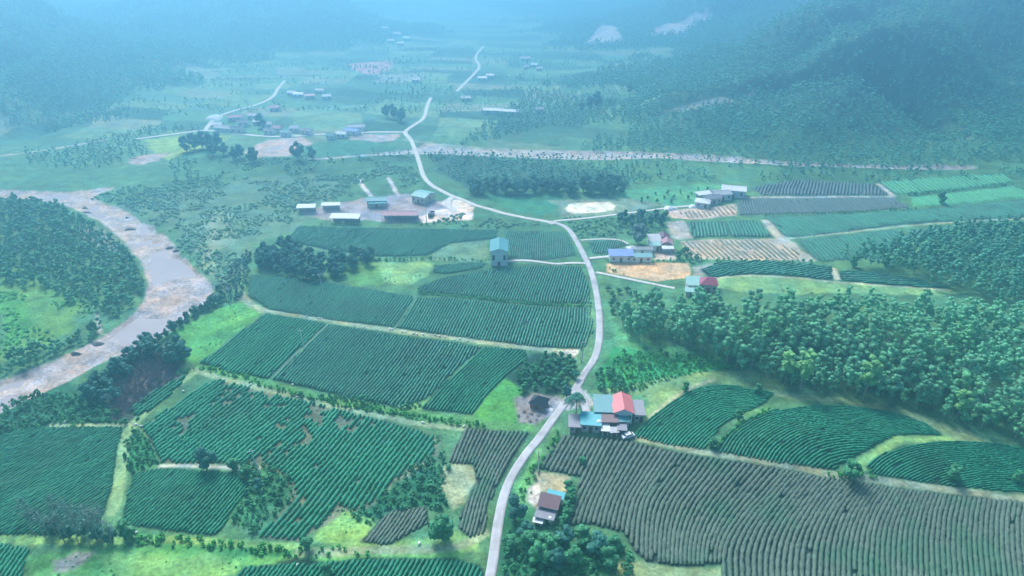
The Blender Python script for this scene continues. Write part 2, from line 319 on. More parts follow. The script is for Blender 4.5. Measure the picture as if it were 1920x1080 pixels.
# ------------------------------------------------------------------ land cover (real surface colours, linear)
def wp(*a): return W(list(a))
C_SCRUB=(.080,.200,.095); C_GRASS=(.115,.27,.075); C_BRIGHT=(.075,.27,.06); C_YEL=(.25,.38,.11); C_SOIL=(.022,.050,.040); C_SAND=(.44,.365,.345)
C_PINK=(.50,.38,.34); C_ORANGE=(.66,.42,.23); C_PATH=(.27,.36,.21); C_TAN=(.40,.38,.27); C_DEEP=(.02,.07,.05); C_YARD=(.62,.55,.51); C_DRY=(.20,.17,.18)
COVER = [  # polygon in photo pixels (laid on the terrain), colour, edge wobble in m
 ([(0,480),(80,520),(160,560),(130,620),(60,660),(0,680)], C_GRASS, 4), ([(0,545),(55,560),(60,610),(30,640),(0,650)], C_BRIGHT, 4),
 ([(140,415),(200,430),(240,470),(190,470),(150,440)], (.26,.30,.24), 3), ([(100,690),(210,640),(200,625),(130,665)], (.34,.32,.31), 3),
 ([(200,385),(500,330),(640,330),(620,400),(540,430),(470,460),(440,540),(410,560),(395,500),(340,440),(260,400)], (.115,.215,.135), 6),
 ([(385,400),(430,395),(440,450),(400,480),(410,520),(380,500),(370,440)], (.20,.29,.19), 4),
 ([(268,262),(380,252),(440,256),(345,288),(320,300),(290,285)], C_YEL, 3), ([(500,262),(570,257),(585,268),(545,292),(470,296),(455,285)], C_PINK, 2),
 ([(660,253),(750,251),(745,262),(690,268),(655,262)], (.40,.34,.33), 3), ([(560,275),(640,262),(740,268),(760,278),(680,290),(580,292)], (.06,.20,.12), 3),
 ([(230,300),(270,290),(325,287),(300,300),(260,310)], (.42,.32,.30), 4), ([(650,120),(738,113),(730,130),(700,141),(675,138)], (.55,.30,.27), 5),
 ([(715,140),(800,135),(780,152),(700,155)], (.30,.34,.28), 8), ([(1095,82),(1125,47),(1150,48),(1172,75),(1140,85)], (.50,.42,.42), 6),
 ([(1215,65),(1290,30),(1340,25),(1280,62)], (.42,.38,.40), 8), ([(1230,212),(1300,192),(1420,165),(1418,178),(1370,192),(1290,208)], (.36,.37,.33), 3),
 ([(810,285),(900,292),(960,300),(1180,330),(1180,350),(880,355),(820,320)], (.05,.13,.09), 3),
 ([(1160,355),(1320,345),(1370,350),(1300,385),(1200,390),(1170,375)], (.09,.30,.15), 3), ([(905,365),(1050,362),(1060,380),(1020,405),(960,395)], (.05,.22,.12), 3),
 ([(1030,375),(1180,372),(1250,385),(1160,403),(1060,408)], (.19,.27,.19), 3),
 ([(1059,390),(1066,383),(1090,380),(1140,378),(1153,386),(1152,394),(1120,399),(1075,400),(1062,397)], (.78,.74,.56), .8),
 ([(560,395),(640,382),(680,372),(760,365),(800,372),(890,380),(885,408),(800,418),(700,415),(600,412)], (.33,.29,.31), 4),
 ([(782,408),(812,395),(850,390),(889,388),(886,412),(838,414),(786,419)], (.78,.62,.55), .8), ([(840,372),(870,376),(890,384),(850,395),(826,380)], (.66,.58,.52), 1),
 ([(1137,494),(1160,492),(1291,493),(1295,510),(1292,520),(1232,528),(1139,511)], C_ORANGE, .5), ([(1300,500),(1340,492),(1320,515),(1298,520)], (.36,.35,.28), 1.5),
 ([(1275,452),(1350,449),(1450,448),(1500,470),(1525,488),(1400,488),(1290,485)], (.50,.40,.31), 1), ([(1250,415),(1285,415),(1298,447),(1262,448)], (.38,.36,.33), 1.5),
 ([(1250,396),(1379,382),(1382,404),(1294,412),(1260,408)], (.55,.42,.37), 1), ([(1425,412),(1440,411),(1478,448),(1530,488),(1500,490),(1455,450)], (.45,.43,.36), 1.5),
 ([(1330,522),(1400,516),(1470,519),(1560,530),(1660,536),(1780,545),(1830,548),(1750,553),(1600,550),(1480,552),(1380,545),(1340,540)], (.19,.36,.15), 2),
 ([(1230,455),(1265,465),(1270,487),(1225,487)], (.46,.40,.36), 1.5),
 ([(700,495),(790,488),(812,500),(800,518),(770,532),(720,530),(690,515)], (.20,.38,.15), 2.5), ([(640,500),(700,495),(720,530),(700,540),(640,530)], C_GRASS, 3),
 ([(840,455),(915,450),(915,486),(850,490),(800,486)], (.16,.29,.17), 2),
 ([(318,625),(400,583),(455,565),(492,585),(430,635),(373,682),(345,678),(325,650)], (.10,.33,.09), 1.2),
 ([(458,545),(480,575),(495,590),(470,578),(450,560)], (.32,.32,.22), 1.5),
 ([(230,660),(320,650),(345,690),(300,740),(215,790),(205,760),(220,700)], C_DRY, 2.5), ([(0,735),(120,715),(200,760),(240,795),(100,795),(0,820)], (.03,.13,.07), 3),
 ([(885,775),(915,735),(960,690),(985,700),(975,740),(980,790),(960,800),(890,790)], C_BRIGHT, 2), ([(745,760),(785,725),(800,740),(795,768),(770,775)], (.16,.34,.13), 2),
 ([(965,745),(1010,735),(1050,745),(1040,775),(1000,800),(970,790)], (.27,.25,.27), 1.5), ([(1035,755),(1100,735),(1115,765),(1060,770)], (.50,.48,.46), 1.5),
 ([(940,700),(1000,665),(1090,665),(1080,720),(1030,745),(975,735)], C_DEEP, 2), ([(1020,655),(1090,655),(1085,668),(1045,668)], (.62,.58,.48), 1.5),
 ([(1120,690),(1150,650),(1240,655),(1350,665),(1370,690),(1300,700),(1240,715),(1190,735),(1125,730)], (.04,.26,.09), 2),
 ([(1140,600),(1180,625),(1260,650),(1350,672),(1250,668),(1150,650)], (.12,.34,.13), 3), ([(1110,740),(1150,728),(1240,712),(1300,700),(1400,697),(1460,720),(1480,738),(1400,722),(1330,716),(1280,732),(1230,770),(1200,800),(1210,740)], (.19,.32,.13), 2),
 ([(1440,722),(1520,742),(1640,755),(1720,775),(1820,808),(1860,832),(1800,828),(1740,796),(1620,760),(1500,755),(1450,738)], (.20,.31,.16), 2),
 ([(1590,872),(1640,838),(1680,818),(1765,815),(1800,826),(1700,830),(1650,855),(1615,890)], (.24,.42,.14), 1.5),
 ([(820,880),(865,868),(892,880),(893,905),(870,945),(850,955),(825,925)], (.34,.38,.22), 1.5), ([(600,985),(640,955),(690,965),(680,1005),(650,1020),(590,1015)], (.22,.42,.12), 3),
 ([(660,960),(720,900),(810,870),(825,920),(840,960),(760,950),(700,970)], (.03,.15,.08), 3),
 ([(435,850),(480,845),(545,890),(550,930),(510,960),(470,990),(430,960),(470,910),(440,880)], (.05,.19,.09), 2),
 ([(545,905),(620,850),(700,800),(780,800),(830,830),(790,880),(740,900),(640,960),(560,1010)], (.20,.23,.15), 3), ([(560,960),(600,920),(615,930),(580,965)], (.46,.42,.34), 2),
 ([(60,1040),(250,1025),(500,1040),(700,1035),(880,1030),(870,1048),(560,1058),(440,1080),(60,1100)], (.13,.36,.10), 2), ([(180,1040),(450,1045),(430,1080),(200,1090)], (.20,.42,.13), 3),
 ([(100,1045),(180,1040),(150,1070),(90,1080)], (.36,.33,.28), 3), ([(240,1000),(300,1010),(560,1030),(560,1045),(300,1030)], (.06,.24,.07), 2),
 ([(640,1010),(730,1020),(850,1000),(900,1015),(900,1035),(640,1035)], (.20,.38,.13), 2),
 ([(245,800),(290,820),(300,870),(250,885),(232,870)], (.04,.22,.08), 2),
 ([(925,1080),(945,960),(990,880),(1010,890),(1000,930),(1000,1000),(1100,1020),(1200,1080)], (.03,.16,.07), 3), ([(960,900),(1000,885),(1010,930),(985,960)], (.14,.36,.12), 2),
 ([(1004,885),(1066,893),(1072,925),(1040,922),(1004,920)], (.42,.38,.24), 1), ([(992,915),(1010,905),(1018,935),(1003,950),(992,940)], (.62,.52,.44), 1),
 ([(1150,1045),(1215,1050),(1290,1065),(1350,1060),(1360,1090),(1140,1090)], (.27,.37,.18), 2),
 ([(560,1052),(520,1050),(500,1080),(900,1080)], C_SOIL, 2),
]
PATHS = [  # polyline, width m, colour
 ([(450,560),(490,582),(560,592),(640,605),(720,617),(800,628),(900,640),(990,652),(1060,662)], 2.4, (.30,.36,.24)),
 ([(345,690),(400,695),(470,712),(560,737),(650,757),(720,768),(800,782),(900,795),(990,802)], 4.2, (.10,.27,.09)),
 ([(345,688),(400,706),(470,722),(560,747),(650,768),(720,780),(800,797),(870,803)], 2.2, C_PATH),
 ([(360,700),(330,722),(290,757),(250,792),(235,820),(228,870),(222,920),(210,960)], 3.0, (.24,.38,.17)),
 ([(90,797),(180,797),(250,795)], 1.6, C_PATH), ([(0,1010),(100,1013),(200,1018),(300,1010),(450,1020),(560,1025)], 2.2, (.22,.40,.13)),
 ([(300,874),(380,873),(440,878),(485,876)], 1.0, (.62,.60,.52)), ([(560,1037),(700,1033),(860,1030),(910,1000)], 2.5, C_PATH),
 ([(1170,815),(1260,838),(1400,860),(1530,885),(1640,900),(1750,915),(1930,937)], 2.2, (.29,.33,.22)),
 ([(620,603),(575,642),(515,702)], 1.0, (.12,.20,.15)), ([(778,556),(760,590),(740,616)], 1.2, (.09,.20,.13)),
 ([(540,455),(700,487),(800,486),(920,490),(1010,492)], 1.5, (.16,.30,.17)), ([(784,552),(834,554),(1000,570),(1110,574)], 1.2, (.03,.12,.08)),
 ([(1112,560),(1118,600),(1108,650),(1070,720)], 6, (.12,.26,.13)), ([(1135,560),(1140,600),(1136,650),(1110,690)], 5, (.10,.26,.12)),
 ([(670,333),(685,355),(697,368)], 2.2, (.55,.50,.50)), ([(728,333),(740,355),(748,368)], 2.2, (.50,.46,.46)),
 ([(1383,371),(1428,370),(1673,369)], 2.0, (.42,.42,.42)), ([(1647,345),(1676,368)], 2.5, (.55,.52,.50)), ([(1676,368),(1707,367),(1898,346)], 1.0, (.05,.14,.10)),
 ([(1470,448),(1577,438),(1684,424),(1830,414),(1920,410)], 1.5, (.36,.44,.32)), ([(1330,522),(1400,516),(1470,519),(1560,529),(1660,536),(1780,544)], 1.5, (.42,.45,.30)),
 ([(1563,505),(1570,522)], 2.5, (.44,.44,.34)), ([(180,590),(188,625)], 1.5, (.40,.36,.28)), ([(395,400),(405,450),(385,490)], 1.5, (.28,.33,.24)),
 ([(1205,800),(1235,765),(1290,728),(1340,712)], 1.6, (.34,.38,.22)), ([(965,950),(985,905),(1000,860),(1010,845)], 1.8, (.16,.40,.12)),
 ([(760,262),(800,268),(900,278),(1030,283),(1200,285)], 3, (.30,.34,.28)), ([(0,292),(60,286),(140,272),(200,262)], 3, (.45,.42,.38)),
 ([(330,130),(450,126),(560,128)], 5, (.26,.33,.24)), ([(380,145),(470,142),(600,146)], 6, (.34,.36,.30)), ([(560,215),(640,200),(720,195)], 3, (.22,.34,.24)),
 ([(520,235),(600,212),(700,208)], 2.5, (.10,.18,.12)), ([(1040,162),(1130,158),(1230,160)], 6, (.24,.34,.24)), ([(880,200),(1000,190),(1090,175)], 5, (.22,.32,.24)),
]
# ------------------------------------------------------------------ ground sheet
def build_ground():
    ang = np.unique(np.concatenate([np.linspace(-44, 44, 640), np.linspace(44, 80, 40), np.linspace(-80, -44, 40), np.linspace(80, 280, 60)[1:-1]]))
    ang = ang[(ang < 279.9)]
    rr = [3.0]
    while rr[-1] < 4600: rr.append(rr[-1] + max(.55, rr[-1] * .0042) if rr[-1] > 85 else rr[-1] + 6)
    rr = np.array(rr); A, RR = np.meshgrid(R(1) * ang, rr)
    x = (np.sin(A) * RR).ravel(); y = (np.cos(A) * RR).ravel(); n = x.size
    z = H(x, y)
    col = np.zeros((n, 3)); hm = hillmask(x, y)
    nz = fbm(x, y, 60, 4, 41); nz2 = fbm(x, y, 14, 3, 43)
    base = np.array(C_SCRUB)[None] * (1 + .35 * nz[:, None] + .25 * nz2[:, None])
    far = sstep(380, 520, y)[:, None]
    pat = np.floor((x * .9 + 23 * fbm(x, y, 90, 2, 55)) / 46) * 7 + np.floor((y + .25 * x + 18 * fbm(x, y, 80, 2, 56)) / 30)
    pr = (np.sin(pat * 12.9898) * 43758.5453) % 1.0
    pal = np.array([(.08,.19,.12), (.11,.25,.13), (.15,.28,.15), (.06,.15,.10), (.18,.30,.16), (.10,.22,.14), (.22,.27,.18), (.04,.12,.08)])
    patch = pal[(pr * 7.99).astype(int)] * (1 + .2 * nz2[:, None])
    col = base * (1 - far) + patch * far
    hw = sstep(5, 16, hm)[:, None]; col = col * (1 - hw) + np.array((.045, .125, .085))[None] * (1 + .3 * nz2[:, None]) * hw
    wx = fbm(x, y, 7, 3, 61); wy = fbm(x, y, 7, 3, 67)
    for pts, c, wob in COVER:
        poly = W(pts); lo = poly.min(0) - wob - 2; hi = poly.max(0) + wob + 2
        m = np.nonzero((x > lo[0]) & (x < hi[0]) & (y > lo[1]) & (y < hi[1]))[0]
        if not len(m): continue
        xx = x[m] + wx[m] * wob; yy = y[m] + wy[m] * wob
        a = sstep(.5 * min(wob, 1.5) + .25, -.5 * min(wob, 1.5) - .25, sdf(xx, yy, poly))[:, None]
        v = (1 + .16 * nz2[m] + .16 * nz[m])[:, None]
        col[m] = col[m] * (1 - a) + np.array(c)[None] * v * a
    for f in FIELDS:
        poly = f['w']; lo = poly.min(0) - 2; hi = poly.max(0) + 2
        m = np.nonzero((x > lo[0]) & (x < hi[0]) & (y > lo[1]) & (y < hi[1]))[0]
        if not len(m): continue
        a = sstep(.5, -.4, sdf(x[m] + wx[m] * .5, y[m] + wy[m] * .5, poly))[:, None]
        col[m] = col[m] * (1 - a) + np.array(f['soil'])[None] * (1 + .3 * nz2[m])[:, None] * a
    for pts, wd, c in PATHS:
        ln = smooth_line(W(pts), 3); lo = ln.min(0) - wd - 2; hi = ln.max(0) + wd + 2
        m = np.nonzero((x > lo[0]) & (x < hi[0]) & (y > lo[1]) & (y < hi[1]))[0]
        if not len(m): continue
        d = segdist(x[m] + wx[m] * .5, y[m] + wy[m] * .5, ln); a = sstep(wd * .5 + .5, wd * .5 - .5, d)[:, None]
        col[m] = col[m] * (1 - a) + np.array(c)[None] * (1 + .25 * nz2[m])[:, None] * a
    for poly, c in ((riv, C_SAND), (stm, (.44,.40,.39))):
        lo = poly.min(0) - 6; hi = poly.max(0) + 6
        m = np.nonzero((x > lo[0]) & (x < hi[0]) & (y > lo[1]) & (y < hi[1]))[0]
        d = sdf(x[m] + wx[m] * 1.5, y[m] + wy[m] * 1.5, poly); a = sstep(.6, -.8, d)[:, None]
        sand = np.array(c)[None] * (1 + .10 * nz2[m])[:, None] + np.array((.05, .0, -.01))[None] * nz[m][:, None]
        col[m] = col[m] * (1 - a) + sand * a
    na, nr = len(ang), len(rr)
    i = np.arange(nr - 1)[:, None] * na + np.arange(na)[None]; j = np.arange(nr - 1)[:, None] * na + (np.arange(na)[None] + 1) % na
    F = np.stack([i, i + na, j + na, j], -1).reshape(-1, 4)
    cidx = np.arange(na)
    V = np.stack([x, y, z], 1); V = np.vstack([V, [[0, 0, 0]]]); col = np.vstack([col, [C_SCRUB]])
    me = quadmesh("ground", V, F, col=np.clip(col, .004, .85), smooth=True)
    m, t, b = new_mat("ground_cover", .92, .15)
    at = N(t, "ShaderNodeAttribute", attribute_name="cover")
    n1 = noise(t, .9, 6, .7); n2 = noise(t, .16, 4, .6)
    mul = N(t, "ShaderNodeMix", data_type='RGBA', blend_type='MULTIPLY'); mul.inputs[0].default_value = 1
    t.links.new(at.outputs["Color"], mul.inputs[6])
    v1 = N(t, "ShaderNodeMapRange"); t.links.new(n1, v1.inputs[0]); v1.inputs[1].default_value = .3; v1.inputs[2].default_value = .7; v1.inputs[3].default_value = .55; v1.inputs[4].default_value = 1.5
    v2 = N(t, "ShaderNodeMapRange"); t.links.new(n2, v2.inputs[0]); v2.inputs[1].default_value = .3; v2.inputs[2].default_value = .7; v2.inputs[3].default_value = .62; v2.inputs[4].default_value = 1.38
    mm = N(t, "ShaderNodeMath", operation='MULTIPLY'); t.links.new(v1.outputs[0], mm.inputs[0]); t.links.new(v2.outputs[0], mm.inputs[1])
    n3f = ramp(t, noise(t, .07, 5, .65), .38, .62)
    def tintc(c):
        q = N(t, "ShaderNodeMix", data_type='RGBA', blend_type='MULTIPLY'); q.inputs[0].default_value = 1; cb = N(t, "ShaderNodeCombineColor"); [t.links.new(mm.outputs[0], cb.inputs[k]) for k in range(3)]
        t.links.new(cb.outputs[0], q.inputs[6]); q.inputs[7].default_value = (*c, 1); return q.outputs[2]
    cb2 = tintc((1.18, 1.02, .82)); cb3 = tintc((.84, .97, 1.10))
    t.links.new(mixc(t, n3f, cb2, cb3), mul.inputs[7]); t.links.new(mul.outputs[2], b.inputs["Base Color"])
    bumpn(t, b, n1, .6, .35)
    tag(link("ground", me, [m]), kind="structure")

# ------------------------------------------------------------------ ribbons: roads
def ribbon(name, pts, width, mat, lift=.10, step=1.5):
    ln = smooth_line(W(pts), step, 2); t = np.gradient(ln, axis=0); t /= np.linalg.norm(t, axis=1)[:, None]; nn = np.stack([-t[:, 1], t[:, 0]], 1)
    wd = width * (1 + .06 * fbm(ln[:, 0], ln[:, 1], 8, 2, 71)); us = np.array([-.5, -.49, -.25, 0, .25, .49, .5])
    dz = np.array([-.35, lift, lift + .01, lift + .02, lift + .01, lift, -.35])
    P = ln[:, None, :] + nn[:, None, :] * (us[None, :, None] * wd[:, None, None])
    z = H0(P[..., 0], P[..., 1]) + dz[None]
    V = np.concatenate([P, z[..., None]], -1).reshape(-1, 3); k = len(us); n = len(ln)
    i = (np.arange(n - 1)[:, None] * k + np.arange(k - 1)[None]).ravel()
    F = np.stack([i, i + 1, i + k + 1, i + k], 1)[:, ::-1]
    return tag(link(name, quadmesh(name, V, F), [mat]), kind="structure")

# ------------------------------------------------------------------ tea fields
FIELDS = []
def field(label, poly, dirs=None, loft=None, off=None, side=1, sp=1.38, wd=1.05, h=.75, mat='green', gap=.0, step=.6, soil=None, name="tea_field", cat="tea field", bushy=.12, hp=None):
    if hp:
        a = W([(hp[0], hp[1]), (hp[0] + hp[2], hp[1])]); g = dirs if dirs else (hp[3], hp[4]); d = W([g[0], g[1]]); d = d[1] - d[0]; d /= np.linalg.norm(d); v = a[1] - a[0]
        sp = abs(v[0] * -d[1] + v[1] * d[0]); wd = sp * (.82 if mat == 'purple' else .56 if mat == 'teal' else .64); h = sp * .58; step = max(.45, min(step, 1.2)); print(label[:40], round(sp, 2))
    FIELDS.append(dict(label=label, poly=poly, dirs=dirs, loft=loft, off=off, side=side, sp=sp, wd=wd, h=h, mat=mat, gap=gap, step=step,
        soil=soil or (.030,.070,.055), w=W(poly), name=name, cat=cat, bushy=bushy))
def rows_of(f):
    poly = f['w']; sp = f['sp']; st = f['step']; lines = []
    if f['dirs']:
        a, b = W(f['dirs']); d = (b - a) / np.linalg.norm(b - a); n = np.array([-d[1], d[0]])
        pn = poly @ n; pd = poly @ d; c0 = RNG.random() * sp
        for o in np.arange(pn.min() + c0, pn.max(), sp):
            s = np.arange(pd.min() - 1, pd.max() + 1, st)
            p = d[None] * s[:, None] + n[None] * o
            wob = fbm(p[:, 0], p[:, 1], 24, 2, 81) * 1.1 + fbm(p[:, 0], p[:, 1], 6, 2, 83) * .12
            lines.append(p + n[None] * wob[:, None])
    elif f['loft']:
        G = []
        for g in f['loft']:
            q = smooth_line(W(g), .5, 2); q = q[np.linspace(0, len(q) - 1, 60).astype(int)]; G.append(q)
        for A, B in zip(G[:-1], G[1:]):
            dist = np.median(np.linalg.norm(A - B, axis=1)); k = max(1, round(dist / sp))
            for i in range(k):
                q = A + (B - A) * (i / k); q = smooth_line(q, st, 0)
                q = q + .12 * np.stack([fbm(q[:, 0], q[:, 1], 6, 2, 84), fbm(q[:, 0], q[:, 1], 6, 2, 85)], 1); lines.append(q)
    else:
        g = smooth_line(W(f['off']), .5, 3)
        t = np.gradient(g, axis=0); t /= np.linalg.norm(t, axis=1)[:, None]; nn = np.stack([-t[:, 1], t[:, 0]], 1) * f['side']
        ext = 70
        k = 0
        while k < 90:
            d = .6 + k * sp; q = g + nn * d; dd = segdist(q[:, 0], q[:, 1], g[::3]); q = q[dd > d - .15]
            if len(q) > 4:
                q = smooth_line(q, st, 1)
                q = q + .12 * np.stack([fbm(q[:, 0], q[:, 1], 6, 2, 84), fbm(q[:, 0], q[:, 1], 6, 2, 85)], 1); lines.append(q)
            k += 1
    runs = []
    for li, p in enumerate(lines):
        m = pip(p[:, 0] + .5 * fbm(p[:, 0], p[:, 1], 3, 2, 91), p[:, 1], poly)
        if f['gap'] > 0:
            m &= (vnoise(p[:, 0] / 1.6, p[:, 1] / 1.6 , 97) + .8 * (fbm(p[:, 0], p[:, 1], 16, 2, 98))) > f['gap'] * 1.6 - .35
        m &= vnoise(p[:, 0] / 1.1 + 40, p[:, 1] / 1.1, 99) > .04
        idx = np.nonzero(m)[0]
        if len(idx) < 3: continue
        for r in np.split(idx, np.nonzero(np.diff(idx) > 1)[0] + 1):
            if len(r) >= 3: runs.append(p[r])
    return runs
def build_field(f):
    VV = []; FF = []; TT = []; base = 0
    us = np.array([-.5, -.47, -.30, 0, .30, .47, .5]); hs = np.array([-.1, .62, .93, 1, .93, .62, -.1]); k = 7
    if f['step'] > 1: us = np.array([-.5, -.36, 0, .36, .5]); hs = np.array([-.1, .85, 1, .85, -.1]); k = 5
    for p in rows_of(f):
        n = len(p); t = np.gradient(p, axis=0); t /= np.linalg.norm(t, axis=1)[:, None] + 1e-9; nn = np.stack([-t[:, 1], t[:, 0]], 1)
        e = np.minimum(np.arange(n), np.arange(n)[::-1]); taper = np.clip(.45 + e * .4, 0, 1)
        wv = f['wd'] * (1 + f['bushy'] * RNG.standard_normal(n)) * taper
        lo = (1 + .22 * fbm(p[:, 0], p[:, 1], 9, 2, 101))
        hv = f['h'] * lo * (1 + f['bushy'] * 1.3 * RNG.standard_normal(n)) * (.5 + .5 * taper)
        u = us[None] * wv[:, None] + .05 * RNG.standard_normal((n, k)); P = p[:, None] + nn[:, None] * u[..., None]
        z = H(p[:, 0], p[:, 1])[:, None] + hs[None] * hv[:, None] + .05 * RNG.standard_normal((n, k)) * (hs[None] > 0)
        VV.append(np.concatenate([P, z[..., None]], -1).reshape(-1, 3))
        tn = np.clip(.45 + .22 * RNG.standard_normal((n, k)) + .20 * RNG.standard_normal() + .4 * fbm(p[:, 0], p[:, 1], 12, 2, 103)[:, None], 0, 1)
        TT.append(tn.ravel())
        i = (np.arange(n - 1)[:, None] * k + np.arange(k - 1)[None]).ravel() + base
        FF.append(np.stack([i, i + k, i + k + 1, i + 1], 1)); base += n * k
    if not VV: print("EMPTY FIELD", f['label']); return
    me = quadmesh(f['name'], np.vstack(VV), np.vstack(FF)[:, ::-1], tint=np.concatenate(TT))
    tag(link(f['name'], me, [TEA[f['mat']]]), f['label'], f['cat'], "tea fields in the valley")
SG=(.016,.055,.042); SP_=(.035,.055,.05); SM=(.09,.13,.14)
field("big green tea field at the left edge of the photo, below the riverbank thicket", [(-60,835),(0,815),(60,802),(110,800),(230,800),(222,840),(214,900),(195,965),(150,1005),(60,1003),(-60,1005)], dirs=[(60,935),(200,843)], soil=SG, hp=(100,900,7.7))
field("large dark green tea field with pale gaps, left of centre, holding the lone round tree", [(380,721),(415,710),(549,746),(640,767),(746,795),(812,815),(815,850),(770,880),(740,900),(700,945),(665,960),(635,950),(600,985),(560,1015),(482,1008),(520,970),(555,935),(545,900),(505,875),(485,871),(303,869),(267,802)], dirs=[(480,900),(590,790)], soil=(.12,.15,.10), gap=.11, wd=1.0, hp=(600,880,10))
field("small squarish tea field below the pale wall line and the lone round tree", [(253,886),(303,878),(436,885),(471,911),(443,946),(415,995),(398,1006),(348,1001),(253,988),(229,974),(239,925)], dirs=[(281,988),(387,886)], soil=SG, hp=(340,940,7.2))
field("green tea plot beside the yellow-green meadow with a utility pole at its right side", [(497,588),(612,607),(575,640),(515,700),(500,711),(430,700),(375,682)], dirs=[(400,690),(500,606)], soil=SG, hp=(470,650,6.9))
field("wide grey-green tea field between two grassy tracks in the middle of the photo", [(618,608),(760,630),(850,641),(905,650),(860,690),(815,735),(795,750),(745,765),(735,762),(650,745),(510,712),(540,682)], dirs=[(640,740),(722,640)], mat='teal', soil=SG, hp=(680,690,6.5))
field("curved dark tea plot beside the bright green grass patch", [(790,768),(885,778),(912,745),(950,705),(992,672),(985,656),(908,650),(868,690),(830,722)], loft=[[(785,775),(835,715),(912,645)],[(838,778),(880,722),(955,652)],[(886,782),(922,730),(1005,662)]], soil=SG, hp=(880,710,6.3,(838,778),(900,705)))
field("grey-green tea field with diagonal rows below the dark bamboo clump", [(469,515),(557,521),(644,535),(776,556),(738,614),(615,600),(507,582),(466,556)], dirs=[(600,598),(655,540)], mat='teal', soil=SG, hp=(620,580,5.5))
field("broad tea field of near-vertical rows left of the road bend", [(782,558),(834,558),(1000,574),(1108,577),(1112,620),(1095,655),(1000,650),(877,635),(743,615)], dirs=[(985,648),(1008,578)], mat='teal', soil=SG, hp=(980,610,5.6))
field("tea field with upright rows just above the thin dark hedge line by the road", [(784,538),(834,520),(920,505),(1000,499),(1088,499),(1102,530),(1110,570),(1000,568),(834,551),(784,549)], dirs=[(955,562),(980,505)], mat='teal', soil=SG, hp=(980,530,5.0))
field("long tea field of slanting rows below the brick yard", [(560,424),(935,431),(928,448),(842,457),(800,480),(702,482),(533,455)], dirs=[(708,477),(769,433)], mat='teal', soil=(.03,.09,.08), sp=1.7, step=1.2, hp=(720,450,5.0))
field("tea field right behind the tall white house with the teal roof", [(945,433),(1058,433),(1073,455),(1080,480),(1013,489),(955,484)], dirs=[(1000,485),(1004,438)], mat='teal', soil=(.05,.12,.10), sp=1.5, step=1.2, hp=(1020,460,4.0))
field("tiny tea strip in front of the tall white house", [(815,498),(880,492),(915,494),(900,503),(835,515),(812,512)], dirs=[(840,512),(860,494)], mat='teal', sp=1.5, soil=SG, hp=(850,503,5))
field("small tea plot between the road and the blue roofed farm", [(1103,452),(1165,450),(1180,460),(1145,468),(1140,478),(1110,475)], dirs=[(1130,474),(1136,453)], mat='teal', soil=(.05,.12,.09), sp=1.6, step=1.2, hp=(1130,465,4.5))
field("purple-grey tea field at the far end behind the white sheds", [(1408,351),(1493,337),(1633,345),(1673,366),(1428,367)], dirs=[(1540,366),(1545,342)], mat='mauve', soil=SM, sp=1.7, step=1.6)
field("purple-grey tea field with upright rows below the pale straight track", [(1390,372),(1428,372),(1673,371),(1707,390),(1605,398),(1388,404),(1383,385)], dirs=[(1560,399),(1545,374)], mat='mauve', soil=SM, sp=1.9, step=1.6, hp=(1560,385,4.8))
field("long blue-green tea field running to the right edge of the photo", [(1436,407),(1605,400),(1718,393),(1840,382),(1930,373),(1930,408),(1830,412),(1684,422),(1577,436),(1498,446),(1474,444)], dirs=[(1760,415),(1715,392)], mat='teal', soil=(.05,.11,.11), sp=1.9, step=1.6)
field("wedge of tea rows in front of the upper dark wood", [(1495,452),(1676,430),(1718,449),(1684,463),(1660,485),(1614,486),(1549,491),(1526,486)], dirs=[(1620,484),(1578,444)], mat='teal', soil=(.05,.12,.11), sp=1.8, step=1.6)
field("small light tea plot with curved rows above the upper dark wood", [(1700,432),(1842,415),(1800,438),(1740,449),(1718,449)], dirs=[(1740,448),(1765,424)], mat='teal', soil=(.08,.17,.13), sp=2.0, step=1.6)
field("pale bright green striped tea field near the right edge of the photo", [(1647,342),(1720,334),(1887,325),(1898,343),(1800,355),(1707,364),(1676,364)], dirs=[(1805,353),(1770,331)], mat='light', soil=(.04,.16,.11), sp=2.6, wd=1.3, step=1.6)
field("fresh green tea field around the little round tree at the far right", [(1707,370),(1898,349),(1930,360),(1930,370),(1840,379),(1715,388)], dirs=[(1830,378),(1800,358)], mat='light', soil=(.08,.32,.17), sp=1.9, wd=1.0, h=.5, step=1.6)
field("small square dark tea plot at the edge of the bare striped ground", [(1288,416),(1360,416),(1364,444),(1299,447)], dirs=[(1330,445),(1325,417)], mat='teal', soil=(.04,.10,.09), sp=1.6, step=1.6)
field("dark blue-green tea plot next to the pale diagonal track", [(1364,415),(1418,413),(1448,445),(1369,444)], dirs=[(1410,444),(1400,416)], mat='teal', soil=(.03,.09,.09), sp=1.5, wd=1.25, step=1.6)
field("bare pale field with sparse slanting tea rows behind the orange field", [(1277,453),(1350,450),(1445,449),(1490,468),(1505,486),(1400,487),(1292,484)], dirs=[(1400,486),(1362,452)], mat='pale', soil=(.48,.38,.29), sp=2.2, wd=.75, h=.5, gap=.14, step=1.2)
field("pinkish bare strip with young tea rows beside the white sheds", [(1270,398),(1379,383),(1381,403),(1294,411)], dirs=[(1340,407),(1325,391)], mat='pale', soil=(.58,.42,.33), sp=2.4, wd=.8, h=.5, gap=.12, step=1.2)
field("dark mulberry-toned plot right of the orange field", [(1312,505),(1350,492),(1440,489),(1560,500),(1563,526),(1470,516),(1400,514),(1330,521)], dirs=[(1330,516),(1420,497)], mat='teal', soil=(.03,.07,.07), sp=1.6, step=1.2, h=.9)
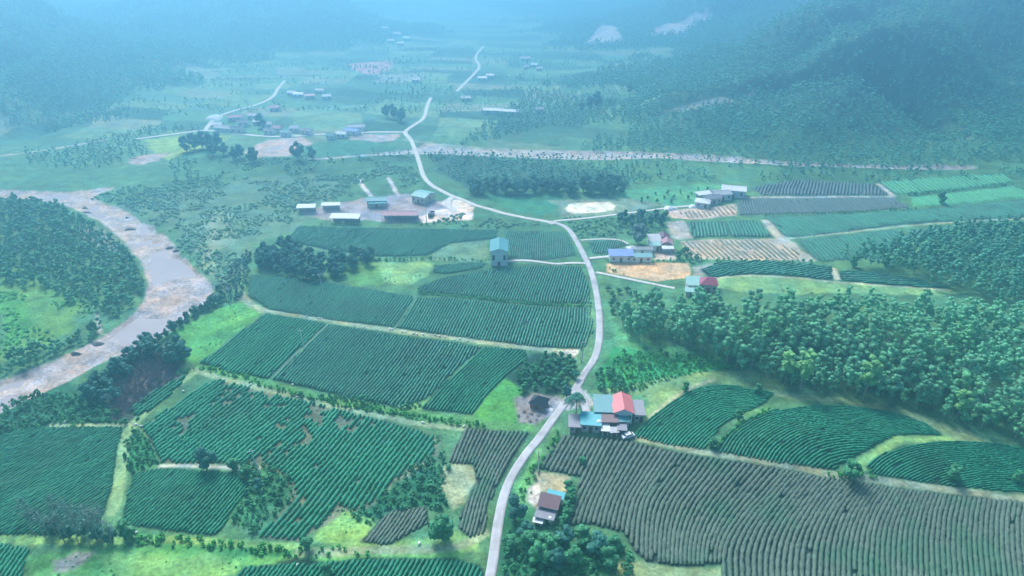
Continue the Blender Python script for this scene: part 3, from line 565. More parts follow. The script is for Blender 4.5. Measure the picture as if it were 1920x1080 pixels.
field("narrow dark tea strip in front of the right wood's back edge", [(1573,508),(1640,512),(1710,523),(1790,541),(1700,537),(1575,526)], dirs=[(1600,524),(1690,525)], mat='teal', soil=(.03,.08,.07), sp=1.6, step=1.2, h=.9)
field("first curved terrace of green tea right of the coral roofed house", [(1187,820),(1210,791),(1252,758),(1294,729),(1336,722),(1379,724),(1453,738),(1430,760),(1390,778),(1350,800),(1335,825),(1322,845),(1250,835)], off=[(1165,845),(1187,816),(1212,787),(1255,755),(1300,728),(1345,721),(1400,724),(1520,745)], side=-1, soil=SG, sp=1.42, wd=1.15, hp=(1300,790,8.0,(1255,835),(1330,775)))
field("largest curved terrace of green tea, below the wood edge", [(1340,848),(1365,812),(1400,787),(1436,772),(1521,761),(1605,763),(1690,777),(1746,800),(1768,817),(1718,815),(1676,818),(1633,840),(1590,864),(1560,882),(1450,868)], off=[(1318,880),(1338,846),(1362,810),(1400,785),(1440,769),(1521,757),(1605,759),(1690,773),(1800,812),(1860,840)], side=-1, soil=SG, sp=1.42, wd=1.15, hp=(1440,830,8.6,(1420,850),(1460,812)))
field("curved tea terrace at the right edge with two small trees on it", [(1622,875),(1660,848),(1718,832),(1788,826),(1859,831),(1930,840),(1930,925),(1750,908),(1640,890)], off=[(1590,910),(1618,874),(1655,845),(1714,828),(1790,822),(1865,827),(1930,838),(2000,855)], side=-1, soil=SG, sp=1.42, wd=1.15, hp=(1720,870,9,(1690,892),(1745,850)))
field("huge brownish pruned tea field filling the lower right corner", [(1063,816),(1180,826),(1260,846),(1400,868),(1530,892),(1600,902),(1700,918),(1940,942),(1940,1100),(1356,1100),(1350,1056),(1288,1064),(1211,1053),(1190,1035),(1170,1000),(1110,985),(1063,985),(1080,930),(1088,896),(1060,890),(1010,880),(1025,850)],
  loft=[[(940,1100),(975,960),(1020,870),(1066,790)],[(1040,1110),(1080,960),(1120,880),(1160,800)],[(1205,1110),(1203,960),(1235,905),(1300,820)],[(1358,1110),(1356,1019),(1407,951),(1500,850)],[(1560,1110),(1562,1010),(1595,940),(1655,880)],[(1760,1110),(1755,1000),(1770,930),(1795,890)],[(1970,1110),(1955,1000),(1960,940),(1970,900)]], mat='purple', soil=SP_, wd=1.12, sp=1.4, hp=(1280,950,10.2,(1250,1000),(1275,930)))
field("brownish tea field squeezed between the road and the green scrub", [(870,802),(996,809),(972,841),(940,897),(915,946),(905,1003),(884,1010),(859,992),(863,964),(877,939),(894,904),(887,872),(841,869),(852,841)], loft=[[(800,1000),(835,890),(872,790)],[(905,1025),(935,900),(1005,795)]], mat='purple', soil=SP_, hp=(950,850,6.9,(925,920),(965,840)))
field("small brownish tea plot beside the dark round tree near the bottom", [(673,1017),(711,974),(736,957),(800,950),(803,982),(771,999),(729,1024)], dirs=[(700,1020),(750,955)], mat='purple', soil=SP_, hp=(750,990,8))
field("tea field along the bottom edge of the photo, left of the road", [(430,1100),(456,1062),(560,1055),(700,1047),(850,1047),(900,1060),(920,1100)], dirs=[(680,1079),(700,1045)], soil=SG, hp=(690,1060,9.5))
field("corner of a tea field at the bottom left of the photo", [(-60,1020),(0,1018),(56,1027),(46,1073),(30,1100),(-60,1100)], dirs=[(5,1075),(36,1030)], soil=SG, hp=(20,1055,8.5))
field("small ragged tea plot beside the dry purple brush", [(350,703),(342,720),(262,790),(218,786),(300,728)], dirs=[(240,785),(340,708)], soil=(.06,.09,.07), gap=.12, hp=(290,748,9))

build_ground()
for f in FIELDS: build_field(f)

# ------------------------------------------------------------------ water
def water(name, poly, z, colr):
    m, t, b = new_mat("water_" + name, .75, .12)
    c = mixc(t, ramp(t, noise(t, .05, 5), .35, .7), tuple(x * .9 for x in colr), tuple(x * 1.1 for x in colr)); t.links.new(c, b.inputs["Base Color"])
    bumpn(t, b, noise(t, 1.2, 4), .25, .08)
    lo = poly.min(0); hi = poly.max(0); me = bpy.data.meshes.new(name)
    P = [(x, y, z) for x, y in poly]; me.from_pydata(P, [], [tuple(range(len(P)))]); me.update()
    if me.polygons[0].normal.z < 0: me.flip_normals()
    return tag(link(name, me, [m]), kind="structure")
water("river", riv, RZ - .93, (.40,.35,.36))
water("stream", stm, SZ - 1.0, (.40,.36,.35))

# ------------------------------------------------------------------ roads
ribbon("road", [(905,1130),(920,1080),(926,1040),(930,1010),(935,975),(943,935),(956,898),(984,853),(1013,820),(1035,788),(1052,766),(1068,745),(1083,724),(1097,698),(1114,676),(1122,651),(1125,622),(1124,585),(1117,539),(1108,505),(1094,477),(1083,455),(1069,432),(1055,422),(1030,415)], 2.5, CONC)
ribbon("road", [(1038,420),(1024,415),(996,411),(967,405),(942,400),(914,391),(889,385),(871,376),(848,368),(830,359),(807,347),(793,330),(787,307),(777,277),(768,257),(757,248)], 2.8, DIRT, .14)
ribbon("road", [(768,260),(757,248),(773,237),(797,222),(800,200),(808,183)], 3.2, DIRT, .18)
ribbon("road", [(856,172),(873,155),(888,140),(902,125),(888,108),(907,86)], 3.4, DIRT, .3, 3)
ribbon("village_road", [(757,248),(690,248),(630,250),(560,256),(500,257),(433,250),(390,244),(367,246),(310,254),(248,262)], 3.6, DIRT, .22)
ribbon("village_road", [(385,244),(400,224),(430,210),(483,197),(513,183),(520,167),(535,151)], 3.2, DIRT, .3, 3)
ribbon("farm_track", [(1038,415),(1060,413),(1097,410),(1153,403),(1210,396),(1252,390),(1300,386),(1345,383)], 2.0, DIRT, .18)
ribbon("farm_track", [(1105,485),(1120,483),(1145,481)], 2.0, DIRT, .16)
ribbon("farm_track", [(1117,511),(1134,514),(1182,524),(1230,534),(1265,541)], 1.8, DIRT, .16)
ribbon("farm_track", [(1098,494),(1069,493),(1045,496),(1018,492),(985,488),(950,490)], 1.8, DIRT, .16)
ribbon("farm_track", [(1089,451),(1130,448),(1165,450),(1178,458)], 1.3, DIRT, .18)
ribbon("farm_track", [(848,370),(838,380),(846,392),(855,398)], 3.5, DIRT, .14)
ribbon("farm_track", [(1083,728),(1092,745),(1098,760),(1100,772)], 2.6, CONC, .14)

# ------------------------------------------------------------------ buildings
def roof_mesh(kind, w, d, z, rise, ov=.45, th=.10):
    m = MB(); X = w / 2 + ov; Y = d / 2 + ov
    if kind == 'gx':
        zo = z - rise * ov / (d / 2); m.slab([(-X,-Y,zo),(X,-Y,zo),(X,0,z+rise),(-X,0,z+rise)], th); m.slab([(-X,.003,z+rise),(X,.003,z+rise),(X,Y,zo),(-X,Y,zo)], th)
        m.box(-X - .02, X + .02, -.16, .16, z + rise - .02, z + rise + .06)
    elif kind == 'gy':
        zo = z - rise * ov / (w / 2); m.slab([(-X,-Y,zo),(0,-Y,z+rise),(0,Y,z+rise),(-X,Y,zo)], th); m.slab([(.003,-Y,z+rise),(X,-Y,zo),(X,Y,zo),(.003,Y,z+rise)], th)
        m.box(-.16, .16, -Y - .02, Y + .02, z + rise - .02, z + rise + .06)
    elif kind == 'm':
        m.slab([(-X,-Y,z),(X,-Y,z),(X,Y,z+rise),(-X,Y,z+rise)], th)
    elif kind == 'hip':
        k = max(0, X - Y) ; kk = max(0, Y - X)
        A,B,C,D = (-X,-Y,z-.1),(X,-Y,z-.1),(X,Y,z-.1),(-X,Y,z-.1)
        if k >= kk: E, F = (-k, 0, z+rise), (k + .01, 0, z+rise); m.add([A,B,C,D,E,F], [(0,1,5,4),(1,2,5),(2,3,4,5),(3,0,4),(3,2,1,0)])
        else: E, F = (0, -kk, z+rise), (0, kk, z+rise); m.add([A,B,C,D,E,F], [(0,1,4),(1,2,5,4),(2,3,5),(3,0,4,5),(3,2,1,0)])
    return m
def wall_mesh(kind, w, d, z, rise, th=.0):
    m = MB(); X, Y = w/2, d/2; m.box(-X, X, -Y, Y, -.6, z - .12)
    if kind == 'gx':
        for s in (-1, 1):
            x0, x1 = (-X, -X + .15) if s < 0 else (X - .15, X)
            m.add([(x0,-Y,z-.12),(x0,Y,z-.12),(x0,0,z+rise-.14),(x1,-Y,z-.12),(x1,Y,z-.12),(x1,0,z+rise-.14)], [(0,2,1),(3,4,5),(0,3,5,2),(1,2,5,4)])
    if kind == 'gy':
        for s in (-1, 1):
            y0, y1 = (-Y, -Y + .15) if s < 0 else (Y - .15, Y)
            m.add([(-X,y0,z-.12),(X,y0,z-.12),(0,y0,z+rise-.14),(-X,y1,z-.12),(X,y1,z-.12),(0,y1,z+rise-.14)], [(0,1,2),(3,5,4),(0,2,5,3),(1,4,5,2)])
    if kind == 'm':
        m.add([(-X,Y,z-.12),(X,Y,z-.12),(-X,Y,z+rise-.14),(X,Y,z+rise-.14),(-X,-Y,z-.12),(X,-Y,z-.12)], [(0,2,3,1),(0,4,2),(1,3,5)])
    return m
def house(px, py, w, d, h, rise, kind, roof, wall, rz=0, label="", name="house", cat="house", group=None, wins=2, door=True, open_=False, side_win=True):
    x, y = march(px, py, H0, h); x = float(x[0]); y = float(y[0]); z = float(H0(x, y))
    root = empty(name, (x, y, z), R(rz), label, cat, group)
    if open_:
        for i, (a, b) in enumerate([(-1,-1),(1,-1),(1,1),(-1,1)] + ([(-.33,-1),(.33,-1)] if w > 9 else [])):
            m = MB(); m.box(a*(w/2-.1)-.1, a*(w/2-.1)+.1, b*(d/2-.1)-.1, b*(d/2-.1)+.1, -.5, h - .1); m.obj("post", FRAME, root)
        m = MB(); m.box(-w/2, w/2, d/2 - .12, d/2 - .24 + .2, -.4, h * .8); m.obj("wall", wall, root)
    else:
        wall_mesh(kind, w, d, h, rise).obj("wall", wall, root)
        n = wins + (1 if door else 0)
        for i in range(n):
            cx = -w/2 + w * (i + .5) / n
            if door and i == n // 2:
                m = MB(); m.box(cx-.55, cx+.55, -d/2-.05, -d/2+.04, -.1, min(2.1, h*.8)); dr = m.obj("door", WOOD, root)
                k = MB(); k.box(cx+.36, cx+.42, -d/2-.09, -d/2-.052, 1.0, 1.12); k.obj("handle", FRAME, dr)
            else:
                z0 = h * .38; z1 = h * .72; m = MB(); m.box(cx-.5, cx+.5, -d/2-.03, -d/2+.04, z0, z1); wn = m.obj("window", GLASS, root)
                k = MB(); k.box(cx-.62, cx-.5, -d/2-.06, -d/2+.02, z0-.1, z1+.1); k.box(cx+.5, cx+.62, -d/2-.06, -d/2+.02, z0-.1, z1+.1)
                k.box(cx-.5, cx+.5, -d/2-.055, -d/2+.02, z1, z1+.1); k.box(cx-.5, cx+.5, -d/2-.07, -d/2+.02, z0-.1, z0); k.obj("frame", WHITE, wn)
        if side_win:
            for s in (-1, 1):
                m = MB(); xx = s * w / 2; m.box(min(xx, xx + s*.04), max(xx, xx + s*.04), -.5, .5, h*.4, h*.72); m.obj("window", GLASS, root)
    roof_mesh(kind, w, d, h, rise).obj("roof", ROOF[roof], root)
    return root
# roadside compound
house(1167,757,5.2,7.6,4.4,1.3,'gy','coral',WALLW,-2,"coral red gable roofed house, tallest of the roadside cluster", name="house")
house(1131,758,5.0,6.6,3.9,.8,'m','teal',WALLC,-3,"long teal roofed house directly left of the coral roofed house")
house(1197,765,2.6,5.8,3.0,.5,'m','lilac',WALLC,-2,"grey-lilac lean-to shed on the right side of the coral roofed house", name="shed", cat="shed", wins=1)
house(1108,786,5.2,4.6,3.0,.6,'m','cyan',WALLC,-6,"bright turquoise roofed house at the lower left of the roadside cluster")
house(1078,789,2.9,4.8,2.6,.3,'m','lilac',WALLP,-4,"grey-lilac roofed shed with pinkish wall at the left end of the roadside cluster", name="shed", cat="shed", wins=1)
house(1143,785,4.0,2.4,3.1,.4,'m','maroon',WALLB,-3,"dark maroon roofed annex in the middle of the roadside cluster", name="shed", cat="shed", wins=1)
house(1170,786,2.6,1.6,2.9,.3,'m','teal',WALLC,-4,"short teal roof strip at the foot of the coral roofed house", name="shed", cat="shed", wins=1, door=False)
house(1135,801,1.8,2.6,2.2,.3,'m','white',WALLC,-4,"pale white metal roofed hut in front of the maroon annex", name="shed", cat="shed", wins=0)
house(1151,806,1.8,1.6,2.0,.2,'m','grey',WALLC,4,"small grey roofed pen in front of the roadside cluster", name="shed", cat="shed", wins=0)
house(1166,800,2.0,2.4,2.2,.3,'m','lilac',WALLB,-4,"grey-lilac roofed hut at the lower right of the roadside cluster", name="shed", cat="shed", wins=0)
# house among trees near bottom
house(1030,942,4.4,3.0,3.2,1.0,'m','maroon',WALLW,-17,"dark maroon roofed house near the bottom between road and big tea field", side_win=True)
house(1042,927,3.7,1.5,3.2,.2,'m','cyan',WALLW,-17,"turquoise roofed annex behind the dark maroon roofed house", name="shed", cat="shed", wins=1)
house(1023,962,4.1,2.8,2.3,.3,'m','lilac',WALLC,-17,"grey-lilac roofed lean-to in front of the dark maroon roofed house", name="shed", cat="shed", wins=1)
house(1009,975,1.7,1.0,1.6,.1,'m','white',WALLC,-14,"little white roofed pen at the front corner of the lean-to", name="shed", cat="shed", wins=0)
# tall white house
house(936,460,7.0,11.5,7.0,1.2,'gy','teal',WALLW,0,"tall white house with a teal gable roof standing alone among tea fields", wins=2)
# blue farm
house(1164,475,9.8,4.6,3.2,.9,'m','blue',WALLW,0,"bright blue roofed long farmhouse beside the orange field")
house(1202,479,9.0,2.6,2.8,.4,'m','teal',WALLW,0,"teal roofed wing joined to the right end of the blue farmhouse")
house(1204,466,9.0,1.8,2.8,.4,'m','slate',WALLW,0,"dark slate roofed shed behind the teal roofed wing", name="shed", cat="shed", wins=0)
house(1184,464,3.2,3.0,3.0,.9,'hip','white',WALLW,25,"small white peaked shelter behind the blue farmhouse", name="shed", cat="shed", wins=0)
house(1227,447,5.0,5.5,3.4,.9,'m','grey',WALLW,0,"grey roofed house under the big pale crowned tree", wins=1)
house(1228,457,4.4,3.0,3.0,.5,'m','mint',WALLW,0,"mint green roofed annex in front of the grey roofed house", name="shed", cat="shed", wins=1)
house(1244,443,5.2,5.5,3.0,1.2,'gy','maroon',WALLB,-8,"dark maroon gabled house behind the rose roofed house", wins=1)
house(1250,453,4.8,4.5,3.0,1.3,'gy','rose',WALLP,-8,"rose pink gabled house right of the mint green annex", wins=1)
house(1252,464,4.5,2.0,2.4,.3,'m','white',WALLW,0,"thin white roofed porch in front of the rose pink house", name="shed", cat="shed", wins=0, open_=True)
# teal and crimson
house(1303,528,6.0,5.5,3.2,.9,'m','mint',WALLW,-4,"mint roofed house joined to the crimson hip roofed house above the wood")
house(1328,527,6.4,5.8,3.6,1.9,'hip','crimson',WALLP,-8,"crimson hip roofed house at the far edge of the right wood")
house(1296,544,4.0,2.2,2.4,.4,'m','mint',WALLC,-6,"small mint roofed shed below the mint roofed house", name="shed", cat="shed", wins=0)
# far right sheds
house(1376,352,12,8,4.2,1.3,'gx','white',WALLW,-14,"largest white roofed shed at the far side behind the tea fields", name="shed", cat="shed")
house(1352,360,9,7,3.6,1.0,'gx','grey',WALLW,10,"grey-blue roofed shed left of the largest white shed", name="shed", cat="shed")
house(1335,368,8,6,3.4,1.0,'gx','lilac',WALLC,14,"lilac-grey roofed house between the grey shed and the low white shed")
house(1320,362,8,3.5,3.2,.5,'m','white',WALLC,20,"narrow pale roofed shed at the upper left of the far farm", name="shed", cat="shed", wins=1)
house(1318,376,7,6,3.0,1.2,'hip','white',WALLW,-20,"low white roofed shed at the near left corner of the far farm", name="shed", cat="shed", wins=1)
# brick yard
house(793,363,8.2,9,4.0,1.1,'gx','mint',WALLC,-28,"square mint green roofed hall at the top of the brick yard", name="shed", cat="shed")
house(706,372,9.5,6,3.6,.9,'gx','teal',WALLC,4,"teal gabled shed in the middle of the brick yard", name="shed", cat="shed")
house(708,379,8,2.6,2.8,.4,'m','cyan',WALLC,4,"turquoise lean-to in front of the teal gabled shed", name="shed", cat="shed", open_=True)
house(750,399,17,5.4,3.4,1.0,'gx','rose',WALLW,0,"long rose red roofed shed in the brick yard", name="shed", cat="shed", open_=True)
house(647,406,13.5,3.8,3.0,.8,'m','white',WALLC,-2,"long pale mint-white roofed shed at the front of the brick yard", name="shed", cat="shed", open_=True)
house(574,387,8.5,3.2,3.0,.6,'m','white',WALLC,4,"white roofed shed at the left end of the brick yard", name="shed", cat="shed", open_=True)
house(620,383,8.5,2.4,3.0,.5,'m','white',WALLC,4,"thin white roofed shed second from the left in the brick yard", name="shed", cat="shed", open_=True)
# far village
far = [(925,205,18,7,'white'),(955,207,17,6,'white'),(873,182,9,7,'grey'),(660,243,12,7,'blue'),(668,236,14,6,'grey'),(640,249,8,6,'white'),(575,243,8,6,'slate'),(552,238,7,6,'grey'),(535,246,7,6,'teal'),
 (505,243,8,6,'slate'),(420,238,16,6,'grey'),(445,240,12,5,'slate'),(408,232,8,6,'white'),(440,218,12,6,'rose'),(475,215,9,6,'grey'),(485,226,8,6,'white'),(500,231,8,6,'grey'),(455,228,9,6,'slate'),(515,200,9,6,'rose'),
 (560,175,10,7,'white'),(580,178,9,7,'rose'),(548,172,9,7,'grey'),(612,179,8,6,'white'),(600,168,9,6,'grey'),(520,238,7,5,'rose'),(620,252,6,5,'teal'),(1002,120,8,6,'white'),(986,124,7,6,'grey'),(1012,127,7,6,'grey'),
 (745,62,9,6,'grey'),(762,70,8,6,'white'),(733,75,8,6,'grey'),(751,80,8,6,'white'),(722,52,8,6,'grey'),(920,140,10,7,'grey'),(905,145,10,7,'white'),(985,108,12,8,'grey'),
 (1012,203,7,5,'grey'),(780,148,9,7,'grey')]
for i, (px, py, w_, d_, rf) in enumerate(far):
    if i == 0: lb, gp = "long white roofed barn, left one of the pair in the far fields", None
    elif i == 1: lb, gp = "long white roofed barn, right one of the pair in the far fields", None
    elif i == 3: lb, gp = "blue roofed village house above the far crossroad", None
    elif i == 2: lb, gp = "grey roofed house at the foot of the far winding road", None
    else: lb, gp = "tiny hazy %s roofed house of the far village" % rf, "hazy %s roofed village houses" % rf
    k_ = 1.0 + max(0, 130 - py) / 160; house(px, py, w_ * k_ * .85, d_ * k_ * .8, 3.2 * k_, 1.2 * k_, 'gx', rf, WALLW, random.uniform(-20, 20), lb, name="village_house", group=gp, wins=2, door=False, side_win=False)

def Pz(px, py, lift=0):
    x, y = march(px, py, H0); x = float(x[0]); y = float(y[0]); return x, y, float(H(x, y)[0]) + lift
# white car
def car(px, py, rz):
    x, y, z = Pz(px, py); root = empty("parked_car", (x, y, z + .02), R(rz), "small white car parked at the foot of the curved tea terrace beside the roadside cluster", "car")
    prof = [(-1.9,.35),(-1.95,.75),(-1.75,.95),(-1.35,1.0),(-.85,1.45),(.75,1.5),(1.45,1.0),(1.85,.9),(1.95,.6),(1.9,.35)]
    m = MB(); n = len(prof); a = [(p[0], -.80 + (.14 if p[1] > 1.1 else 0), p[1]) for p in prof]; b = [(p[0], .80 - (.14 if p[1] > 1.1 else 0), p[1]) for p in prof]
    m.add(a + b, [tuple(range(n))[::-1], tuple(range(n, 2*n))] + [(i, (i+1) % n, (i+1) % n + n, i + n) for i in range(n)]); m.obj("body", WHITE, root)
    m = MB(); m.add([(-1.30,-.66,1.06),(-1.30,.66,1.06),(-.90,.60,1.43),(-.90,-.60,1.43)], [(0,1,2,3)]); 
    for v in range(len(m.v)): m.v[v] = (m.v[v][0]-.02, m.v[v][1], m.v[v][2]+.02)
    m.obj("windscreen", GLASS, root)
    m = MB(); m.add([(1.38,-.66,1.07),(1.38,.66,1.07),(.80,.60,1.47),(.80,-.60,1.47)], [(0,3,2,1)])
    for v in range(len(m.v)): m.v[v] = (m.v[v][0]+.03, m.v[v][1], m.v[v][2]+.02)
    m.obj("rear_window", GLASS, root)
    for s in (-1, 1):
        m = MB(); yy = s * .755; m.box(-.85, .8, min(yy, yy+s*.03), max(yy, yy+s*.03), 1.08, 1.36); m.obj("side_window", GLASS, root)
        m = MB(); m.box(-1.97, -1.90, s*.6-.12, s*.6+.12, .62, .75); m.obj("headlight", LAMP, root)
        for xx in (-1.2, 1.2):
            m = MB(); m.tube([(xx, s*.62, .3), (xx, s*.84, .3)], [.32, .32], 14); wo = m.obj("wheel", RUBBER, root)
            m = MB(); m.tube([(xx, s*.80, .3), (xx, s*.86, .3)], [.19, .19], 10); m.obj("rim", FRAME, wo)
car(1177, 820, 20)
# dark vehicle in yard
def truck(px, py, rz, label):
    x, y, z = Pz(px, py); root = empty("parked_truck", (x, y, z), R(rz), label, "truck")
    m = MB(); m.box(-2.6, -1.0, -.95, .95, .55, 2.2); m.box(-2.95, -2.6, -.9, .9, .55, 1.3); m.obj("cab", TARP, root)
    m = MB(); m.box(-.85, 2.8, -1.05, 1.05, .85, 1.05); m.box(-.85, 2.8, -1.05, -.97, 1.05, 1.7); m.box(-.85, 2.8, .97, 1.05, 1.05, 1.7); m.box(2.72, 2.8, -.97, .97, 1.05, 1.7); m.obj("cargo_bed", ROOF['slate'], root)
    m = MB(); m.box(-2.63, -2.605, -.8, .8, 1.4, 2.05); m.obj("windscreen", GLASS, root)
    for s in (-1, 1):
        for xx in (-1.9, 1.7):
            m = MB(); m.tube([(xx, s*.7, .42), (xx, s*.98, .42)], [.42, .42], 14); m.obj("wheel", RUBBER, root)
truck(809, 405, 80, "dark truck standing in the pink dirt yard")
# water tanks
def tank(px, py, lab, r=.55, zoff=1.0):
    x, y, z = Pz(px, py); root = empty("water_tank", (x, y, z), 0, lab, "water tank")
    m = MB(); m.tube([(0,0,zoff),(0,0,zoff+.1),(0,0,zoff+1.2),(0,0,zoff+1.4),(0,0,zoff+1.45)], [r*.9, r, r, r*.6, r*.25], 18); m.obj("tank", WHITE, root, smooth=False)
    for a in range(4):
        m = MB(); cx, cy_ = r*.7*math.cos(a*1.571+.78), r*.7*math.sin(a*1.571+.78); m.box(cx-.04, cx+.04, cy_-.04, cy_+.04, -.3, zoff + .02); m.obj("leg", FRAME, root)
tank(1031, 983, "round white water tank in front of the grey-lilac lean-to")
tank(1122, 806, "white water tank on legs beside the turquoise roofed house", .7, 2.0)
# tarp heap by the road
def heap(px, py, rx, ry, h, mat, name, label, cat, seed=0):
    x, y, z = Pz(px, py); V = []; F = []; n, m_ = 28, 9
    for j in range(m_):
        t = j / (m_ - 1)
        for i in range(n):
            a = 2*math.pi*i/n; rr = (1 - t) ** .8 * (1 + .18 * math.sin(3*a+seed) + .08 * math.sin(7*a+2*seed)); V.append((rx*rr*math.cos(a), ry*rr*math.sin(a), h*(1-(1-t)**2) * (1+.1*math.sin(5*a+9*t)) - .15))
    for j in range(m_-1):
        for i in range(n): F.append((j*n+i, j*n+(i+1) % n, (j+1)*n+(i+1) % n, (j+1)*n+i))
    o = link(name, quadmesh(name, V, F, smooth=True), [mat], loc=(x, y, z)); return tag(o, label, cat)
house(1011,751,4.4,4.0,1.9,1.9,"hip","charcoal",WALLB,-24,"small hut with a dark charcoal peaked roof on bare ground left of the road", name="hut", cat="hut", wins=0)
heap(1256, 392, 3.5, 3.0, 1.6, WALLW, "sand_heap", "pale sand heap beside the track to the far white sheds", "heap", 2)
heap(1300, 388, 2.6, 2.4, 1.2, WALLW, "sand_heap", "smaller pale heap nearer the far white sheds", "heap", 3)
heap(403, 223, 6, 7, 3, WALLW, "sand_heap", "pale heap at the bend of the far village road", "heap", 4)
heap(1030, 768, 1.6, 1.0, .5, WALLW, "rubble_heap", "white rubble heap at the corner of the dark roofed hut", "heap", 5)
heap(1058, 661, 2.4, 1.2, .5, DIRT, "rubble_heap", "pale rubble spread at the right end of the middle grassy track", "heap", 6)
# rocks and bars in river
for i, (px, py, r_, lb) in enumerate([(160,397,2.6,"dark rock clump at the upper river bend"),(158,388,1.6,"smaller dark rocks just upstream of the upper bend clump"),(243,427,2.8,"dark rock patch in the middle of the river"),(320,462,2.4,"dark rocks by the outer bank upstream of the wide bend"),(332,470,1.8,"last dark rocks above the wide bend"),(238,407,1.0,"tiny dark rock in the upper river channel"),(180,643,2.4,"long dark rocks at the lower inner bank"),(140,662,1.8,"dark rocks farthest downstream at the inner bank")]):
    heap(px, py, r_, r_*.5, .9, ROCK, "river_rock", lb, "rock", i)
# utility poles
def pole(px, py, h, lean, label):
    x, y, z = Pz(px, py); root = empty("utility_pole", (x, y, z), 0, label, "utility pole", "utility poles across the fields"); root.rotation_euler = (0, R(lean), R(random.uniform(-20, 20)))
    m = MB(); m.tube([(0,0,-.5),(0,0,h*.5),(0,0,h)], [.20,.17,.12], 8); m.obj("pole", CONCP, root)
    m = MB(); m.box(-.9, .9, -.06, .06, h-.7, h-.58); m.obj("crossarm", CONCP, root)
    for s in (-.8, 0, .8):
        m = MB(); m.tube([(s,0,h-.58),(s,0,h-.35)], [.07,.05], 6); m.obj("insulator", WHITE, root)
pole(608,553,9.5,-6,"utility pole just below the dark bamboo clump"); pole(571,654,8,-4,"utility pole in the green plot beside the meadow"); pole(647,444,8,0,"utility pole in the long field below the brick yard")
pole(486,888,8.5,-6,"utility pole right of the lone round tree"); pole(1091,678,8,2,"utility pole beside the road above the orchard"); pole(1009,888,8,0,"utility pole at the left corner of the big brownish field")
pole(432,572,8,3,"utility pole at the upper end of the yellow-green meadow"); pole(1302,237,12,0,"utility pole on the hazy wooded hillside"); pole(800,420,8,0,"utility pole in front of the pink dirt yard")
# white sacks along the track
for i, (px, py) in enumerate([(574,594),(598,597),(604,598),(665,611),(682,613),(731,617),(735,618),(754,622),(760,623),(775,626),(782,627),(793,628),(815,629),(824,631),(835,632),(862,636),(877,640),(549,722),(255,797),(344,734),(470,722),(750,764),(793,793),(870,800),(1030,640),(558,745),(265,800),(122,792),(255,1000),(558,1060),(786,1020)]):
    x, y, z = Pz(px, py); m = MB(); rx = random.uniform(.35, .6)
    m.tube([(-rx,0,.12),(-rx*.8,0,.2),(0,0,.26),(rx*.8,0,.2),(rx,0,.13)], [.08,.26,.3,.25,.1], 8)
    o = m.obj("sack", SACK, None, (x, y, z), True, random.uniform(0, 3)); tag(o, "small white sack lying on a grassy track between tea fields", "sack", "white sacks along the field tracks")

# ------------------------------------------------------------------ plants
def cubesphere(n):
    out = []; g = np.linspace(-1, 1, n + 1)
    for ax in range(3):
        for sg in (-1, 1):
            for i in range(n):
                for j in range(n):
                    q = [(g[i], g[j]), (g[i+1], g[j]), (g[i+1], g[j+1]), (g[i], g[j+1])]
                    if sg < 0: q = q[::-1]
                    for a, b in q:
                        p = np.zeros(3); p[ax] = sg; p[(ax+1) % 3] = a; p[(ax+2) % 3] = b; out.append(p / np.linalg.norm(p))
    return np.array(out)
CUBE = cubesphere(2); CUBE_U, CUBE_I = np.unique(np.round(CUBE, 4), axis=0, return_inverse=True); CUBE_I = CUBE_I.ravel()
def leaves(rng, centers, radii, n, size, flat_=.75, up=.35, heart=True):
    """n leaf tufts spread on and inside the clumps; returns verts (4n,3), tint (4n)"""
    centers = np.array(centers, float); radii = np.array(radii, float)
    p = radii ** 2; p = p / p.sum(); ci = rng.choice(len(centers), n, p=p)
    d = rng.standard_normal((n, 3)); d[:, 2] = d[:, 2] + .25; d /= np.linalg.norm(d, axis=1)[:, None]
    rad = radii[ci] * (.55 + .5 * rng.random(n) ** .5)
    c = centers[ci] + d * rad[:, None] * np.array([1, 1, flat_])
    nrm = d + .40 * rng.standard_normal((n, 3)) + np.array([0, 0, up]); nrm /= np.linalg.norm(nrm, axis=1)[:, None]
    a = np.cross(nrm, rng.standard_normal((n, 3))); a /= np.linalg.norm(a, axis=1)[:, None]; b = np.cross(nrm, a)
    s = size * (.6 + .8 * rng.random(n))[:, None]; s2 = s * (.5 + .5 * rng.random(n))[:, None]
    V = np.stack([c - a*s, c - b*s2, c + a*s, c + b*s2], 1).reshape(-1, 3)
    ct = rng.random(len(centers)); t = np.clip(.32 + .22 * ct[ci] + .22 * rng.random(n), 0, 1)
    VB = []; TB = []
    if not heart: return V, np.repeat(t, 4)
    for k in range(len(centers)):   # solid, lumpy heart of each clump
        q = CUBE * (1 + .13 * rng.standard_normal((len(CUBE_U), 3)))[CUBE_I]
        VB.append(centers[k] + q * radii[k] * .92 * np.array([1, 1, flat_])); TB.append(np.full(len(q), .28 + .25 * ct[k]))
    return np.vstack([V] + VB), np.concatenate([np.repeat(t, 4)] + TB)
def crown(rng, rx, z0, z1, nc, nl, size, shape='round', heart=True):
    C = []; Rr = []
    for k in range(nc):
        u = (k + rng.random()) / nc; z = z0 + (z1 - z0) * u
        if shape == 'round': prof = math.sqrt(max(.05, 1 - (2*u - 1) ** 2))
        elif shape == 'cone': prof = 1.05 - u * .85
        else: prof = .55 + .45 * math.sin(u * 3.0)
        a = rng.random() * 6.283; rr = rx * prof * rng.random() ** .5 * .75
        C.append((rr * math.cos(a), rr * math.sin(a), z)); Rr.append(rx * (.30 + .22 * rng.random()) * (.6 + .4 * prof))
    return leaves(rng, C, Rr, nl, size, heart=heart)
def proto(seed, **k):
    rng = np.random.default_rng(seed); return crown(rng, **k)
def quadsF(n): return np.arange(4 * n, dtype=np.int32).reshape(-1, 4)
